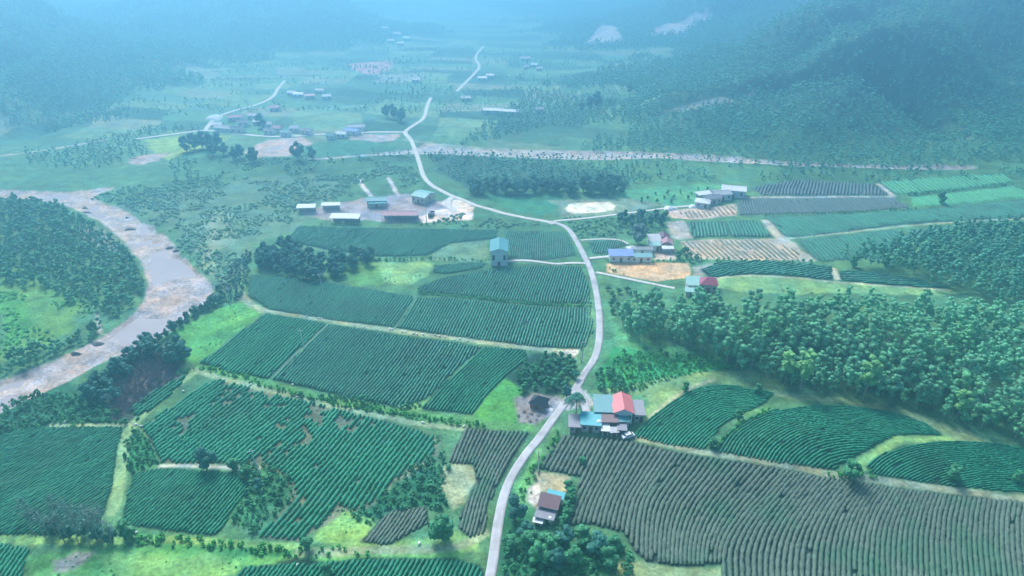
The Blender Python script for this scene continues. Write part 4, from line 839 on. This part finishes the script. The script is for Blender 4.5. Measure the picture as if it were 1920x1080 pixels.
def merged(name, protos, P, S, mat, label=None, cat=None, kind="stuff", group=None, zoff=0.0, sq=None):
    """one mesh of many scattered plants"""
    VV = []; TT = []; P = np.asarray(P, float)
    if not len(P): print("EMPTY", name); return
    Z = H(P[:, 0], P[:, 1]) + zoff; pi = RNG.integers(0, len(protos), len(P)); S = np.broadcast_to(S, (len(P),))
    for k, (v, t) in enumerate(protos):
        m = np.nonzero(pi == k)[0]
        if not len(m): continue
        a = RNG.random(len(m)) * 6.283; c, s = np.cos(a), np.sin(a)
        X = v[None, :, 0] * c[:, None] - v[None, :, 1] * s[:, None]; Y = v[None, :, 0] * s[:, None] + v[None, :, 1] * c[:, None]
        sc = S[m][:, None]; zz = v[None, :, 2] * sc * (1 + .15 * RNG.standard_normal(len(m)))[:, None]
        VV.append(np.stack([X * sc + P[m, 0][:, None], Y * sc + P[m, 1][:, None], zz + Z[m][:, None]], -1).reshape(-1, 3))
        TT.append((t[None] + .28 * RNG.standard_normal(len(m))[:, None]).ravel())
    V = np.vstack(VV); me = quadmesh(name, V, quadsF(len(V) // 4), tint=np.clip(np.concatenate(TT), 0, 1))
    return tag(link(name, me, [mat]), label, cat, group, kind)
def scatter(polypx, spacing, jitter=.45, keep=1.0, patch=0, world=False):
    poly = np.asarray(polypx) if world else W(polypx); lo = poly.min(0); hi = poly.max(0)
    gx, gy = np.meshgrid(np.arange(lo[0], hi[0], spacing), np.arange(lo[1], hi[1], spacing * .87)); gx = gx + (np.arange(gx.shape[0]) % 2)[:, None] * spacing / 2
    x = gx.ravel() + RNG.uniform(-jitter, jitter, gx.size) * spacing; y = gy.ravel() + RNG.uniform(-jitter, jitter, gx.size) * spacing
    m = pip(x, y, poly) & (RNG.random(x.size) < keep)
    if patch: m &= fbm(x, y, patch, 3, 141) > -.05
    return np.stack([x[m], y[m]], 1)
def along(pts, spacing, width=1.0):
    p = smooth_line(W(pts), spacing); return p + RNG.uniform(-width, width, p.shape)
def clear(P, d=2.2):   # keep plants off roads, houses and tea rows
    m = np.ones(len(P), bool)
    for ln, wd in ROADLINES: m &= segdist(P[:, 0], P[:, 1], ln) > wd + d * .5
    for (hx, hy, hr) in HOUSES: m &= np.hypot(P[:, 0] - hx, P[:, 1] - hy) > hr
    return P[m]
def offfields(P):
    m = np.ones(len(P), bool)
    for f in FIELDS: m &= ~pip(P[:, 0], P[:, 1], f['w'])
    return P[m]
ROADLINES = []
for o in list(COL.objects):
    if o.name.split('.')[0] in ("road", "village_road", "farm_track"):
        n = len(o.data.vertices); co = np.empty(n * 3); o.data.vertices.foreach_get("co", co); co = co.reshape(-1, 7, 3)[:, 3, :2]; ROADLINES.append((co[::3], 1.6))
HOUSES = [(o.location.x, o.location.y, 4.6) for o in COL.objects if o.name.split('.')[0] in ("house", "shed", "hut", "village_house")]

PB = [proto(s, rx=1.25, z0=.15, z1=.7, nc=6, nl=40, size=.20) for s in range(5)]          # bush, 2 m wide
PBb = [proto(s + 50, rx=1.0, z0=.3, z1=1.6, nc=7, nl=70, size=.24) for s in range(5)]
PT = [proto(s + 10, rx=2.1, z0=4.5, z1=11.8, nc=9, nl=190, size=.26) for s in range(6)]  # plantation crowns
PTl = [proto(s + 20, rx=2.4, z0=1.6, z1=6.0, nc=3, nl=22, size=.50) for s in range(5)]      # far wood
PM = [proto(s + 30, rx=2.1, z0=1.0, z1=4.6, nc=6, nl=80, size=.34) for s in range(5)]      # thicket tree
PC = [proto(s + 40, rx=3.6, z0=1.5, z1=8, nc=14, nl=160, size=.75) for s in range(4)]

# far wooded hillsides
def hillwood():
    dens = 4.1; xs = np.arange(-760, 900, dens); ys = np.arange(395, 1500, dens); gx, gy = np.meshgrid(xs, ys)
    x = gx.ravel() + RNG.uniform(-2, 2, gx.size); y = gy.ravel() + RNG.uniform(-2, 2, gx.size)
    vis = np.abs(x) < .80 * y + 30; x, y = x[vis], y[vis]
    hm = hillmask(x, y); keep = (hm > 5 + 6 * fbm(x, y, 60, 3, 151)) & (RNG.random(x.size) < np.clip(1.25 - y / 1500, .25, 1))
    for pts, c, wob in COVER:
        if max(p[1] for p in pts) < 300: keep &= ~pip(x, y, W(pts))
    keep &= segdist(x, y, np.vstack([stm, stm[:1]])) > 8
    x, y = x[keep], y[keep]; P = clear(np.stack([x, y], 1), 6); S = (.62 + .42 * RNG.random(len(P))) * (1 + P[:, 1] / 2200); return P, S
P, S = hillwood()
print("hill trees", len(P))
gx, gy = np.meshgrid(np.arange(-2300, 2300, 10.5), np.arange(1480, 3400, 10.5)); gx = gx.ravel() + RNG.uniform(-5, 5, gx.size); gy = gy.ravel() + RNG.uniform(-5, 5, gy.size)
k_ = (np.abs(gx) < .8 * gy) & (hillmask(gx, gy) > 6); P = np.vstack([P, np.stack([gx[k_], gy[k_]], 1)]); S = np.r_[S, np.full(k_.sum(), 2.2)]
Q = clear(scatter([(1180,232),(1300,205),(1450,215),(1800,240),(1930,235),(1930,306),(1700,303),(1500,299),(1300,286),(1180,281)], 4.2), 5); P = np.vstack([P, Q]); S = np.r_[S, .6 + .4 * RNG.random(len(Q))]
merged("hillside_wood", PTl, P, S, LEAF['hill'], "hazy wooded hillsides beyond the far stream", "woodland", zoff=-.8)
# foot-of-hill belt and far valley clumps
belt = clear(np.vstack([scatter([(1000,170),(1130,185),(1230,215),(1180,284),(1000,281),(860,274),(900,240)], 4.4, patch=60), 
  scatter([(0,150),(250,170),(240,240),(390,240),(260,262),(60,275),(0,270)], 4.6, patch=60), scatter([(40,290),(250,262),(290,290),(170,320),(60,310)], 5), scatter([(320,300),(560,300),(680,296),(560,330),(330,345)], 6, patch=25),
  scatter([(1440,310),(1920,320),(1920,330),(1640,340),(1500,335),(1180,345),(1180,305)], 5, patch=14), scatter([(800,290),(1180,312),(1180,350),(880,352),(820,318)], 4.6)]), 4)
merged("valley_thicket", PTl, belt, .55 + .35 * RNG.random(len(belt)), LEAF['hill'], "hazy thickets on the far valley floor beside the stream", "thicket", zoff=-1)
hl = []
for k in range(150):
    px = random.uniform(150, 1250); py = random.uniform(95, 215); L = random.uniform(40, 150); hl.append(along([(px, py), (px + L, py + random.uniform(-8, 3))], 5, 2))
hl += [along([(960,296),(1130,301),(1240,298),(1330,304),(1430,309),(1500,313),(1640,315),(1760,318)], 3.2, 1.6), along([(1440,299),(1520,304),(1620,307),(1740,306),(1830,311)], 3.2, 1.5), along([(700,292),(850,291),(940,296)], 3.5, 1.5)]
hl = np.vstack(hl); hl = clear(hl[(hillmask(hl[:, 0], hl[:, 1]) < 12)], 5)
merged("far_hedgerow", PTl, hl, .45 + .5 * RNG.random(len(hl)), LEAF['hill'], "hazy rows of bushes between far valley plots", "hedgerow", zoff=-.6)

# scrub on rough ground
def scrubset(name, polys, sp, mat, smin, smax, label, cat, protos=PB, patch=0, road=1.0, inf=False):
    P = np.vstack([scatter(p, sp, patch=patch) for p in polys]); P = clear(P, road)
    if not inf: P = offfields(P)
    return merged(name, protos, P, smin + (smax - smin) * RNG.random(len(P)) ** 2, LEAF[mat], label, cat)
scrubset("scrubland", [[(170,372),(230,352),(500,318),(660,320),(660,372),(560,382),(540,430),(470,455),(450,540),(412,560),(405,528),(370,500),(340,475),(320,445),(280,415),(235,388)],
   [(440,300),(700,292),(770,292),(790,340),(760,352),(660,345),(540,330),(400,340)], [(1055,408),(1240,398),(1250,440),(1180,445),(1085,450)], [(880,395),(1030,420),(930,428),(820,422),(560,420),(600,414),(800,420)]], 2.0, 'scrub', .35, 1.25, "rough bushy scrubland between the river and the brick yard", "scrub", patch=18)
scrubset("thicket", [[(-20,375),(50,378),(110,385),(150,410),(200,440),(245,480),(270,520),(265,560),(225,600),(180,590),(120,560),(60,540),(-20,535)], [(-20,690),(40,660),(110,650),(150,625),(200,600),(175,640),(100,672),(50,690),(-20,712)]], 2.9, 'mid', .45, 1.05, "dense green thicket on the inside of the river bend", "thicket", protos=PM)
scrubset("undergrowth", [[(0,545),(120,560),(190,590),(215,612),(150,625),(90,650),(0,670)]], 2.0, 'bright', .4, .9, "bright green undergrowth on the inside of the river bend", "undergrowth", patch=16)
und = [along([(470,716),(560,741),(650,761),(720,772),(800,786),(900,799)], .8, .9), along([(240,1018),(300,1012),(400,1022),(560,1036)], .6, 1.5), along([(560,1036),(700,1033)], 1.4, 1.5), along([(784,551),(834,554),(1000,571),(1106,575)], 1.2, .3),
       along([(990,830),(960,890),(940,940),(925,1000)], 1.0, 1.0), along([(1060,800),(1010,870),(975,940)], .8, 1.6), along([(0,815),(100,790),(200,785)], 1.0, 3), along([(1436,405),(1605,399),(1715,392)], 2, .4), along([(1707,366),(1898,346)], 2, .5),
       along([(1137,490),(1290,490)], 1.5, .6), along([(1310,487),(1400,489),(1520,491)], 1.6, 1.5), along([(1140,505),(1200,525),(1260,543)], 2.2, 1.2), along([(340,700),(380,690),(470,712)], 1, 1.2), along([(700,490),(800,486),(915,489)], 1.5, 1),
       along([(645,765),(735,768),(800,785)], 1.5, 1), along([(1340,843),(1370,806),(1440,768)], 1.5, .8), along([(1560,890),(1620,892),(1640,895)], .8, 1.0)]
und = clear(np.vstack(und), 1.6)
merged("hedge_undergrowth", PBb, und, .35 + .5 * RNG.random(len(und)), LEAF['bright'], "green undergrowth lining the field tracks and road edges", "undergrowth")
scrubset("green_scrub", [[(640,960),(720,895),(790,868),(830,850),(845,875),(825,920),(850,960),(800,955),(735,955),(690,985)], [(435,845),(490,845),(545,890),(560,930),(515,965),(480,1000),(430,975),(470,910)], [(245,800),(285,815),(300,870),(250,888),(232,870)],
   [(560,705+40),(800,720),(790,765),(760,770)], [(230,1000),(310,1012),(240,1025)], [(0,745),(110,735),(205,765),(240,795),(90,797),(0,815)], [(925,1000),(1000,985),(1080,995),(1190,1040),(1180,1090),(940,1090)]], 1.5, 'mid', .4, 1.1, "green scrub growing over abandoned corners of the tea fields", "scrub", protos=PBb)
scrubset("garden_plants", [[(1130,700),(1160,665),(1240,662),(1340,668),(1375,690),(1300,700),(1240,716),(1195,735),(1120,730)]], 1.35, 'bright', .35, .7, "bright green garden beds across the road from the orchard", "garden plants", protos=PBb)
scrubset("riverside_scrub", [[(405,540),(470,465),(470,520),(455,560),(400,580),(330,620),(310,610),(385,575)], [(200,700),(300,640),(320,650),(250,700),(215,760),(160,740)]], 2.0, 'dark', .5, 1.3, "dark scrub on the near riverbank", "scrub", protos=PBb)
scrubset("meadow_tufts", [[(60,1045),(250,1028),(500,1042),(430,1080),(60,1090)], [(318,625),(455,565),(492,585),(373,682),(345,678)], [(885,775),(960,690),(985,700),(975,740),(960,800)], [(600,985),(640,955),(690,965),(650,1020),(590,1015)], [(1140,600),(1180,625),(1350,672),(1150,650)], [(700,495),(790,488),(812,500),(770,532),(720,530)]], 2.2, 'bright', .12, .4, "low grass tufts on the open meadows", "grass", patch=8)
# sparse clumps in the ragged field
rg = offfields(scatter([(545,905),(620,850),(700,800),(780,800),(830,830),(790,880),(740,900),(640,960),(560,1010)], 1.5)) if False else scatter([(600,985),(640,900),(720,835),(770,805),(825,820),(805,875),(740,900),(690,945),(640,960)], 1.5)
merged("sparse_tea_bushes", PB, rg, .3 + .25 * RNG.random(len(rg)), LEAF['mid'], "ragged half cleared tea bushes right of the large left tea field", "tea bushes")

# individual trees
def trunk_mesh(name, h, r, bend=.3, seed=0, limbs=4, top=None):
    rnd = random.Random(seed); m = MB(); pts = [(0, 0, -.4)] ; x = y = 0
    for k in range(1, 6): x += rnd.uniform(-bend, bend); y += rnd.uniform(-bend, bend); pts.append((x, y, h * k / 5))
    m.tube(pts, [r, r*.85, r*.7, r*.55, r*.4, r*.2], 7)
    for k in range(limbs):
        b = pts[3 + k % 2]; a = rnd.uniform(0, 6.28); L = h * .28
        m.tube([b, (b[0] + math.cos(a)*L*.5, b[1] + math.sin(a)*L*.5, b[2] + L*.45), (b[0] + math.cos(a)*L*.8, b[1] + math.sin(a)*L*.8, b[2] + L)], [r*.4, r*.25, r*.1], 5)
    return m.mesh(name, True)
def crown_mesh(name, pr): v, t = pr; return quadmesh(name, v, quadsF(len(v) // 4), tint=t)
def tree_kind(name, trunks, crowns, leafmat, bark):
    out = []
    for i, (tm, cm) in enumerate(zip(trunks, crowns)):
        if not tm.materials: tm.materials.append(bark)
        cm.materials.append(leafmat); out.append((tm, cm))
    return out
def plant(kind, name, x, y, s, label, cat, group=None, rz=None, lean=0, sz=None):
    tm, cm = kind[random.randrange(len(kind))]; z = float(H(np.array([x]), np.array([y]))[0])
    root = empty(name, (x, y, z - .1), random.uniform(0, 6.28) if rz is None else rz, label, cat, group); root.scale = (s, s, sz or s * random.uniform(.9, 1.12))
    if lean: root.rotation_euler = (R(lean), 0, root.rotation_euler.z)
    a = bpy.data.objects.new("trunk", tm); b = bpy.data.objects.new("crown", cm)
    for o in (a, b): COL.objects.link(o); o.parent = root
    return root
NP_ = 8
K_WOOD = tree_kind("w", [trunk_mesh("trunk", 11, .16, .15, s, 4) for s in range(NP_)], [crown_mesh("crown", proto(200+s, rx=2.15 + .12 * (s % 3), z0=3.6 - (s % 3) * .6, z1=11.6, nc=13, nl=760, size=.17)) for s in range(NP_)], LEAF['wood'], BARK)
K_PALE = tree_kind("p", [trunk_mesh("trunk", 12, .20, .25, 30+s, 5) for s in range(3)], [crown_mesh("crown", proto(230+s, rx=3.0, z0=6, z1=14, nc=18, nl=900, size=.24, shape='egg')) for s in range(3)], foliage("foliage_yellow_green", (.06,.20,.07), (.22,.50,.17)), BARK)
K_DARK = tree_kind("d", [trunk_mesh("trunk", 5, .22, .2, 60+s, 5) for s in range(5)], [crown_mesh("crown", proto(260+s, rx=3.0, z0=1.6, z1=7.4, nc=18, nl=800, size=.30)) for s in range(5)], LEAF['dark'], BARKD)
K_MID = tree_kind("m", [trunk_mesh("trunk", 4.5, .2, .2, 70+s, 5) for s in range(5)], [crown_mesh("crown", proto(280+s, rx=3.0, z0=1.2, z1=6.6, nc=18, nl=800, size=.30)) for s in range(5)], LEAF['mid'], BARKD)
K_GREY = tree_kind("g", [trunk_mesh("trunk", 5, .22, .2, 80+s, 6) for s in range(2)], [crown_mesh("crown", proto(300+s, rx=3.6, z0=1.8, z1=6.4, nc=20, nl=900, size=.30)) for s in range(2)], LEAF['grey'], BARKD)
K_FRUIT = tree_kind("f", [trunk_mesh("trunk", 2.6, .10, .1, 90+s, 4) for s in range(4)], [crown_mesh("crown", proto(320+s, rx=1.5, z0=.8, z1=3.4, nc=10, nl=260, size=.26)) for s in range(4)], LEAF['mid'], BARKD)
K_BARE = tree_kind("b", [trunk_mesh("trunk", 11, .15, .35, 100+s, 6) for s in range(4)], [crown_mesh("crown", proto(340+s, rx=1.9, z0=6.0, z1=12.0, nc=10, nl=300, size=.17, heart=False)) for s in range(4)], LEAF['grey'], BARK)

# plantation wood on the right: nearest 300 as trees, the rest one mass
WOODP = [(1165,610),(1230,600),(1320,598),(1420,603),(1550,606),(1680,602),(1800,610),(1940,600),(1990,700),(1960,850),(1880,822),(1800,800),(1700,765),(1600,748),(1510,738),(1450,720),(1395,700),(1350,675),(1290,662),(1215,645),(1170,635)]
wp_ = clear(offfields(scatter(WOODP, 3.5, .38)), 2); order = np.argsort(np.hypot(wp_[:, 0], wp_[:, 1])); wp_ = wp_[order]
fr = W([(1170,640),(1215,648),(1290,665),(1350,678),(1395,703),(1450,723),(1510,741),(1600,751),(1700,768),(1800,803),(1880,825),(1960,853)])
infr = np.abs(wp_[:, 0]) < wp_[:, 1] * .99; wp_ = wp_[infr]
dist_e = segdist(wp_[:, 0], wp_[:, 1], fr)
near = wp_[:285]; nd = dist_e[:285]; rest = wp_[285:]
for (x, y), d in zip(near, nd):
    if d < 3.2: lb, g = "slim plantation tree with pale trunk standing on the near edge of the right wood", "near edge trees of the right wood"
    else: lb, g = "slim grey-green plantation tree inside the near half of the right wood", "trees in the near half of the right wood"
    plant(K_WOOD, "plantation_tree", x, y, random.choice((.62, .75, .85, .95, 1.05, 1.2)) * random.uniform(.93, 1.07), lb, "tree", g)
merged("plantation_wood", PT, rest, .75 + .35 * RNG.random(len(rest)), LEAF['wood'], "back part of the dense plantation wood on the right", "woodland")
REAR = [(1575,497),(1640,488),(1690,470),(1740,460),(1800,447),(1940,440),(1990,560),(1940,590),(1860,575),(1800,552),(1740,542),(1690,520),(1620,508)]
rp = offfields(scatter(REAR, 3.3, .4)); merged("rear_wood", PT, rp, .62 + .35 * RNG.random(len(rp)), LEAF['hill'], "blue-green upper wood near the right edge behind the plantation", "woodland")
for px, py, s, lb in [(1500,737,1.05,"tall yellow-green tree on the near wood edge, left of its tall neighbour"), (1470,722,.9,"yellow-green tree at the left end of the wood edge's tall group"), (1618,752,1.1,"tall yellow-green tree rising alone from the middle of the near wood edge"), (1790,790,.8,"yellow-green tree at the right part of the near wood edge")]:
    x, y, z = Pz(px, py); plant(K_PALE, "tall_tree", x, y, s, lb, "tree")
# dark clump beside the long field
DC = [(480,480),(520,462),(560,472),(600,490),(660,485),(698,478),(690,500),(640,518),(600,530),(540,520),(490,510)]
for x, y in scatter(DC, 4.6, .3): plant(K_DARK, "dark_tree", x, y, random.uniform(.62, .92), "dark blue-green tree in the dense clump left of the tea fields' centre", "tree", "trees of the dark clump in the centre left")
for x, y in scatter([(850,358),(900,352),(980,350),(1060,350),(1130,350),(1172,358),(1165,368),(1060,366),(960,364),(880,368)], 6.0, .35): plant(K_DARK, "dark_tree", x, y, random.uniform(.85, 1.25), "dark tree in the long belt behind the pale round sand pit", "tree", "belt of dark trees behind the sand pit")
# riverbank trees
rb = [(365,590),(378,583),(392,580),(350,600),(340,612),(325,622),(312,632),(300,640),(288,650),(275,655),(300,655),(320,655),(262,668),(250,680),(235,690),(222,705),(208,712),(190,725),(180,740),(205,735),(215,750),(195,755),(335,668),(345,680),(325,685),(240,705),(285,668),(170,755),(310,675),(400,572),(415,565)]
for px, py in rb:
    x, y, z = Pz(px, py); plant(K_DARK, "riverbank_tree", x, y, random.uniform(.6, 1.0) * (.62 if px > 285 and py < 660 else 1), "dark blue-green tree leaning over the near riverbank", "tree", "trees along the near riverbank")
for px, py in [(350,285),(365,280),(380,278),(395,280),(408,275),(420,290),(400,292),(440,300),(450,296),(475,305),(740,222),(725,220),(752,228),(1105,205),(1118,202),(1090,208),(490,240),(1180,175),(560,300),(585,298)]:
    x, y, z = Pz(px, py); plant(K_DARK, "far_tree", x, y, random.uniform(1.0, 1.6), "hazy dark tree on the far valley floor", "tree", "hazy single trees on the far valley floor")
# notable single trees
def single(kind, px, py, s, lb, name="tree", cat="tree", **k): x, y, z = Pz(px, py); return plant(kind, name, x, y, s, lb, cat, **k)
single(K_DARK, 388, 882, 1.0, "lone dark round tree in the large left tea field", "round_tree"); single(K_MID, 440, 880, .62, "smaller tree right of the lone dark round tree", "round_tree")
single(K_MID, 462, 893, .6, "small tree at the foot of the utility pole in the left field", "round_tree"); single(K_DARK, 486, 920, .5, "little dark tree just below the left field's utility pole", "round_tree")
single(K_MID, 829, 1012, 1.12, "big rounded green tree between the two small brownish tea plots", "round_tree"); single(K_DARK, 965, 975, .95, "dark tree close to the road left of the maroon roofed house", "round_tree")
single(K_MID, 1785, 898, .75, "small dark tree on the right edge tea terrace, left one", "round_tree"); single(K_MID, 1905, 905, .55, "small dark tree at the right end of the right edge tea terrace", "round_tree")
single(K_MID, 1592, 898, .8, "loose teal tree where the two curved terraces meet the brownish field", "round_tree"); single(K_MID, 1335, 838, .5, "little tree in the gap between the two big curved terraces", "round_tree")
single(K_MID, 1385, 787, .45, "tiny tree higher up in the gap between the curved terraces", "round_tree"); single(K_MID, 1285, 735, .5, "small bush-like tree at the top of the first curved terrace", "round_tree")
single(K_GREY, 1196, 458, 1.3, "broad pale crowned tree behind the blue farmhouse", "broad_tree"); single(K_MID, 1764, 382, .9, "little round tree alone in the fresh green tea field", "round_tree")
single(K_MID, 1420, 738, .5, "small round tree above the first curved terrace", "round_tree"); single(K_MID, 1092, 870, .0001 + .4, "small shrub tree at the left corner of the big brownish field", "round_tree")
single(K_DARK, 1062, 745, .55, "dark tree directly left of the palm by the road", "round_tree"); single(K_MID, 578, 1030, .55, "small tree on the grassy bank near the bottom edge", "round_tree")
single(K_MID, 680, 757, .5, "small tree on the hedge bank above the left tea field", "round_tree"); single(K_MID, 615, 1085, .6, "small pale leaved tree at the bottom edge of the photo", "round_tree")
single(K_BARE, 68, 1005, 1.0, "pale thin crowned tree at the left of the bare trunk grove", "broad_tree"); single(K_MID, 240, 1008, .75, "leafy green tree at the right end of the bare trunk grove", "round_tree")
single(K_MID, 1660, 497, .8, "small tree in front of the upper wood's left tip", "round_tree"); single(K_MID, 1600, 500, .7, "low tree at the far left tip of the upper wood", "round_tree")
for i, (px, py, s) in enumerate([(985,1010,.8),(1000,1035,.95),(1030,1040,1.0),(1055,1025,.9),(1010,1060,.9),(960,1030,.7),(1120,1040,.9),(1095,1020,.8),(1140,1062,.8),(1045,1065,.8),(1150,1030,.7),(1075,1060,.8)]):
    single(K_MID if i % 3 else K_DARK, px, py, s, "tree of the leafy group south of the maroon roofed house", "yard_tree", group="trees south of the maroon roofed house")
for i, (px, py) in enumerate([(1066,922),(1072,932),(1070,945),(1066,958),(1062,970),(1055,985)]): single(K_MID, px, py, .5, "low tree in the row along the right side of the maroon roofed house", "yard_tree", group="low trees right of the maroon roofed house")
for px, py in [(88,1012),(100,1018),(112,1010),(124,1020),(136,1016),(148,1022),(158,1014),(170,1024),(182,1018),(192,1026),(202,1020),(210,1027),(146,1004),(175,1006),(198,1008),(120,1002)]:
    single(K_BARE, px, py, random.uniform(.75, .95), "thin tree with bare pale trunk in the grove at the lower left", "bare_trunk_tree", group="grove of bare trunk trees at the lower left", lean=random.uniform(-8, 8))
for px, py in [(100,1000),(130,1010),(160,1005),(185,1012),(210,1018)]: single(K_DARK, px, py, .62, "dark leafy tree under the bare trunk grove", "grove_tree", group="dark trees under the bare trunk grove")
single(K_BARE, 1090, 680, .7, "bare twiggy tree by the road above the orchard", "bare_trunk_tree"); single(K_BARE, 605, 535, .55, "bare pale tree at the lower edge of the dark clump", "bare_trunk_tree"); single(K_BARE, 210, 770, .6, "bare pale tree on the near riverbank beside the dry brush", "bare_trunk_tree")
single(K_BARE, 1835, 780, .9, "pale trunked tree standing free before the right wood's lower end", "bare_trunk_tree")
orch = clear(scatter([(960,715),(985,690),(1010,668),(1080,668),(1083,700),(1060,735),(1010,738),(975,738)], 3.0, .3), 1)
for x, y in orch: plant(K_FRUIT, "fruit_tree", x, y, random.uniform(.7, 1.05), "small orchard tree left of the road above the dark roofed hut", "fruit tree", "orchard trees left of the road")
for x, y in clear(offfields(scatter([(1115,735),(1122,695),(1140,690),(1200,730),(1190,738)], 3.2, .3)), 1): plant(K_FRUIT, "fruit_tree", x, y, random.uniform(.6, .95), "dark small tree behind the teal roofed house", "fruit tree", "small trees behind the roadside cluster")
for x, y in scatter([(1150,655),(1200,652),(1300,668),(1370,690),(1330,695),(1240,690),(1180,690)], 4.2, .3, .8): plant(K_FRUIT, "garden_shrub", x, y, random.uniform(.45, .7), "rounded shrub in the garden beds right of the road", "shrub", "shrubs in the garden beds right of the road")
for x, y in clear(scatter([(1125,540),(1160,540),(1240,552),(1250,600),(1150,620),(1135,590)], 4.6, .4, .8), 3): plant(K_FRUIT, "young_tree", x, y, random.uniform(.6, 1.0), "young tree in the loose planting right of the road bend", "tree", "young trees right of the road bend")
for x, y in clear(scatter([(1080,425),(1160,418),(1190,440),(1100,447)], 5, .35), 3): plant(K_FRUIT, "young_tree", x, y, random.uniform(.4, .6), "small dark tree in the pale yard before the road junction", "tree", "small trees in the pale yard near the junction")
for x, y in clear(scatter([(1190,370),(1330,352),(1340,360),(1280,382),(1200,388)], 7, .2), 3): plant(K_FRUIT, "young_tree", x, y, random.uniform(.5, .8), "small tree in the green plot left of the far white sheds", "tree", "small trees in the green plot by the far sheds")
for x, y in clear(scatter([(1150,410),(1250,400),(1240,430),(1180,436)], 5.5, .35), 4): plant(K_DARK, "dark_tree", x, y, random.uniform(.5, .75), "dark low tree beside the track to the far sheds", "tree", "dark low trees beside the far shed track")
for x, y in clear(scatter([(1265,478),(1285,470),(1310,486),(1300,492),(1268,490)], 3.2, .35), 1): plant(K_FRUIT, "young_tree", x, y, random.uniform(.7, 1), "green bushy tree right of the rose pink house", "tree", "bushy trees right of the rose pink house")

# coconut palm
def palm(px, py, h, label):
    x, y, z = Pz(px, py); root = empty("palm_tree", (x, y, z), 0, label, "palm tree")
    m = MB(); m.tube([(0,0,-.3),(.15,0,h*.35),(.2,.05,h*.7),(.1,.1,h)], [.26,.19,.16,.14], 8); m.obj("trunk", BARK, root)
    rnd = random.Random(3)
    for k in range(22):
        a = 2*math.pi*k/22*1.9 + rnd.uniform(-.1, .1); el = rnd.uniform(.0, 1.0); L = rnd.uniform(3.0, 3.8); V = []; F = []
        n = 10; ca, sa = math.cos(a), math.sin(a)
        rx_ = [(L * t * (.55 + .45 * (1-el)), h + .1 + L * (el * 1.0 * t - (.55 + .35*el) * t * t)) for t in [i/n for i in range(n+1)]]
        for i in range(n):
            (r0, z0), (r1, z1) = rx_[i], rx_[i+1]; wdt = .75 * math.sin(math.pi * min(1, (i+.8)/n*.93)) + .08
            for s in (-1, 1):
                b = len(V); rm = r0 + (r1 - r0) * .75
                for (r_, o_, zz) in ((r0, 0, z0), (rm, 0, z0 + (z1-z0)*.75), (r1 + .25, s*wdt, z1 - .28), (r1 + .02, s*wdt, z1 - .34)):
                    V.append((.1 + r_*ca - o_*sa, .1 + r_*sa + o_*ca, zz))
                F.append((b, b+1, b+2, b+3))
        link("frond", quadmesh("frond", V, F, tint=np.full(len(V), rnd.random())), [LEAF['dark'] if k % 3 else LEAF['mid']], root)
palm(1079, 782, 7.0, "coconut palm standing by the road in front of the teal roofed house")
# dry brush
brush = scatter([(225,690),(300,662),(345,690),(300,735),(215,788),(205,760)], 1.5, .45)
def twigs(seed):
    rng = np.random.default_rng(seed); n = 46; b = rng.uniform(-.6, .6, (n, 3)); b[:, 2] = rng.random(n) * .4; d = rng.standard_normal((n, 3)); d[:, 2] = abs(d[:, 2]) + .3; d /= np.linalg.norm(d, axis=1)[:, None]
    L = rng.uniform(.6, 1.6, n)[:, None]; s = np.cross(d, rng.standard_normal((n, 3))); s /= np.linalg.norm(s, axis=1)[:, None]; s *= .05
    return np.stack([b - s, b + s, b + d*L + s*.4, b + d*L - s*.4], 1).reshape(-1, 3), np.repeat(rng.random(n), 4)
merged("dry_brush", [twigs(s) for s in range(4)], brush, .8 + .6 * RNG.random(len(brush)), LEAF['dry'], "purplish dry brush between the riverbank trees and the ragged tea plot", "dry brush")
db2 = scatter([(965,775),(1000,770),(1020,780),(990,800)], 1.4, .45, .5); merged("dry_brush", [twigs(s) for s in range(4)], db2, .4 + .4 * RNG.random(len(db2)), LEAF['dry'], "grey dead brush around the dark roofed hut", "dry brush")

# ------------------------------------------------------------------ haze
tops = 162.0
m = MB(); m.box(-4700, 4700, -4700, 4700, -262, tops)
hz = bpy.data.materials.new("haze_air"); hz.use_nodes = True; t = hz.node_tree
t.nodes.remove(t.nodes["Principled BSDF"]); pv = t.nodes.new("ShaderNodeVolumePrincipled"); t.links.new(pv.outputs[0], t.nodes["Material Output"].inputs["Volume"])
pv.inputs["Color"].default_value = (.30, .70, 1.0, 1); pv.inputs["Density"].default_value = .0015; pv.inputs["Anisotropy"].default_value = .77
o = link("haze", m.mesh("haze"), [hz]); tag(o, kind="stuff")
zt = max(float(np.max(H0(np.linspace(-4500,4500,200)[None]+0*np.linspace(0,4500,200)[:,None], 0*np.linspace(-4500,4500,200)[None]+np.linspace(0,4500,200)[:,None]))), 0); print("highest ground", zt)
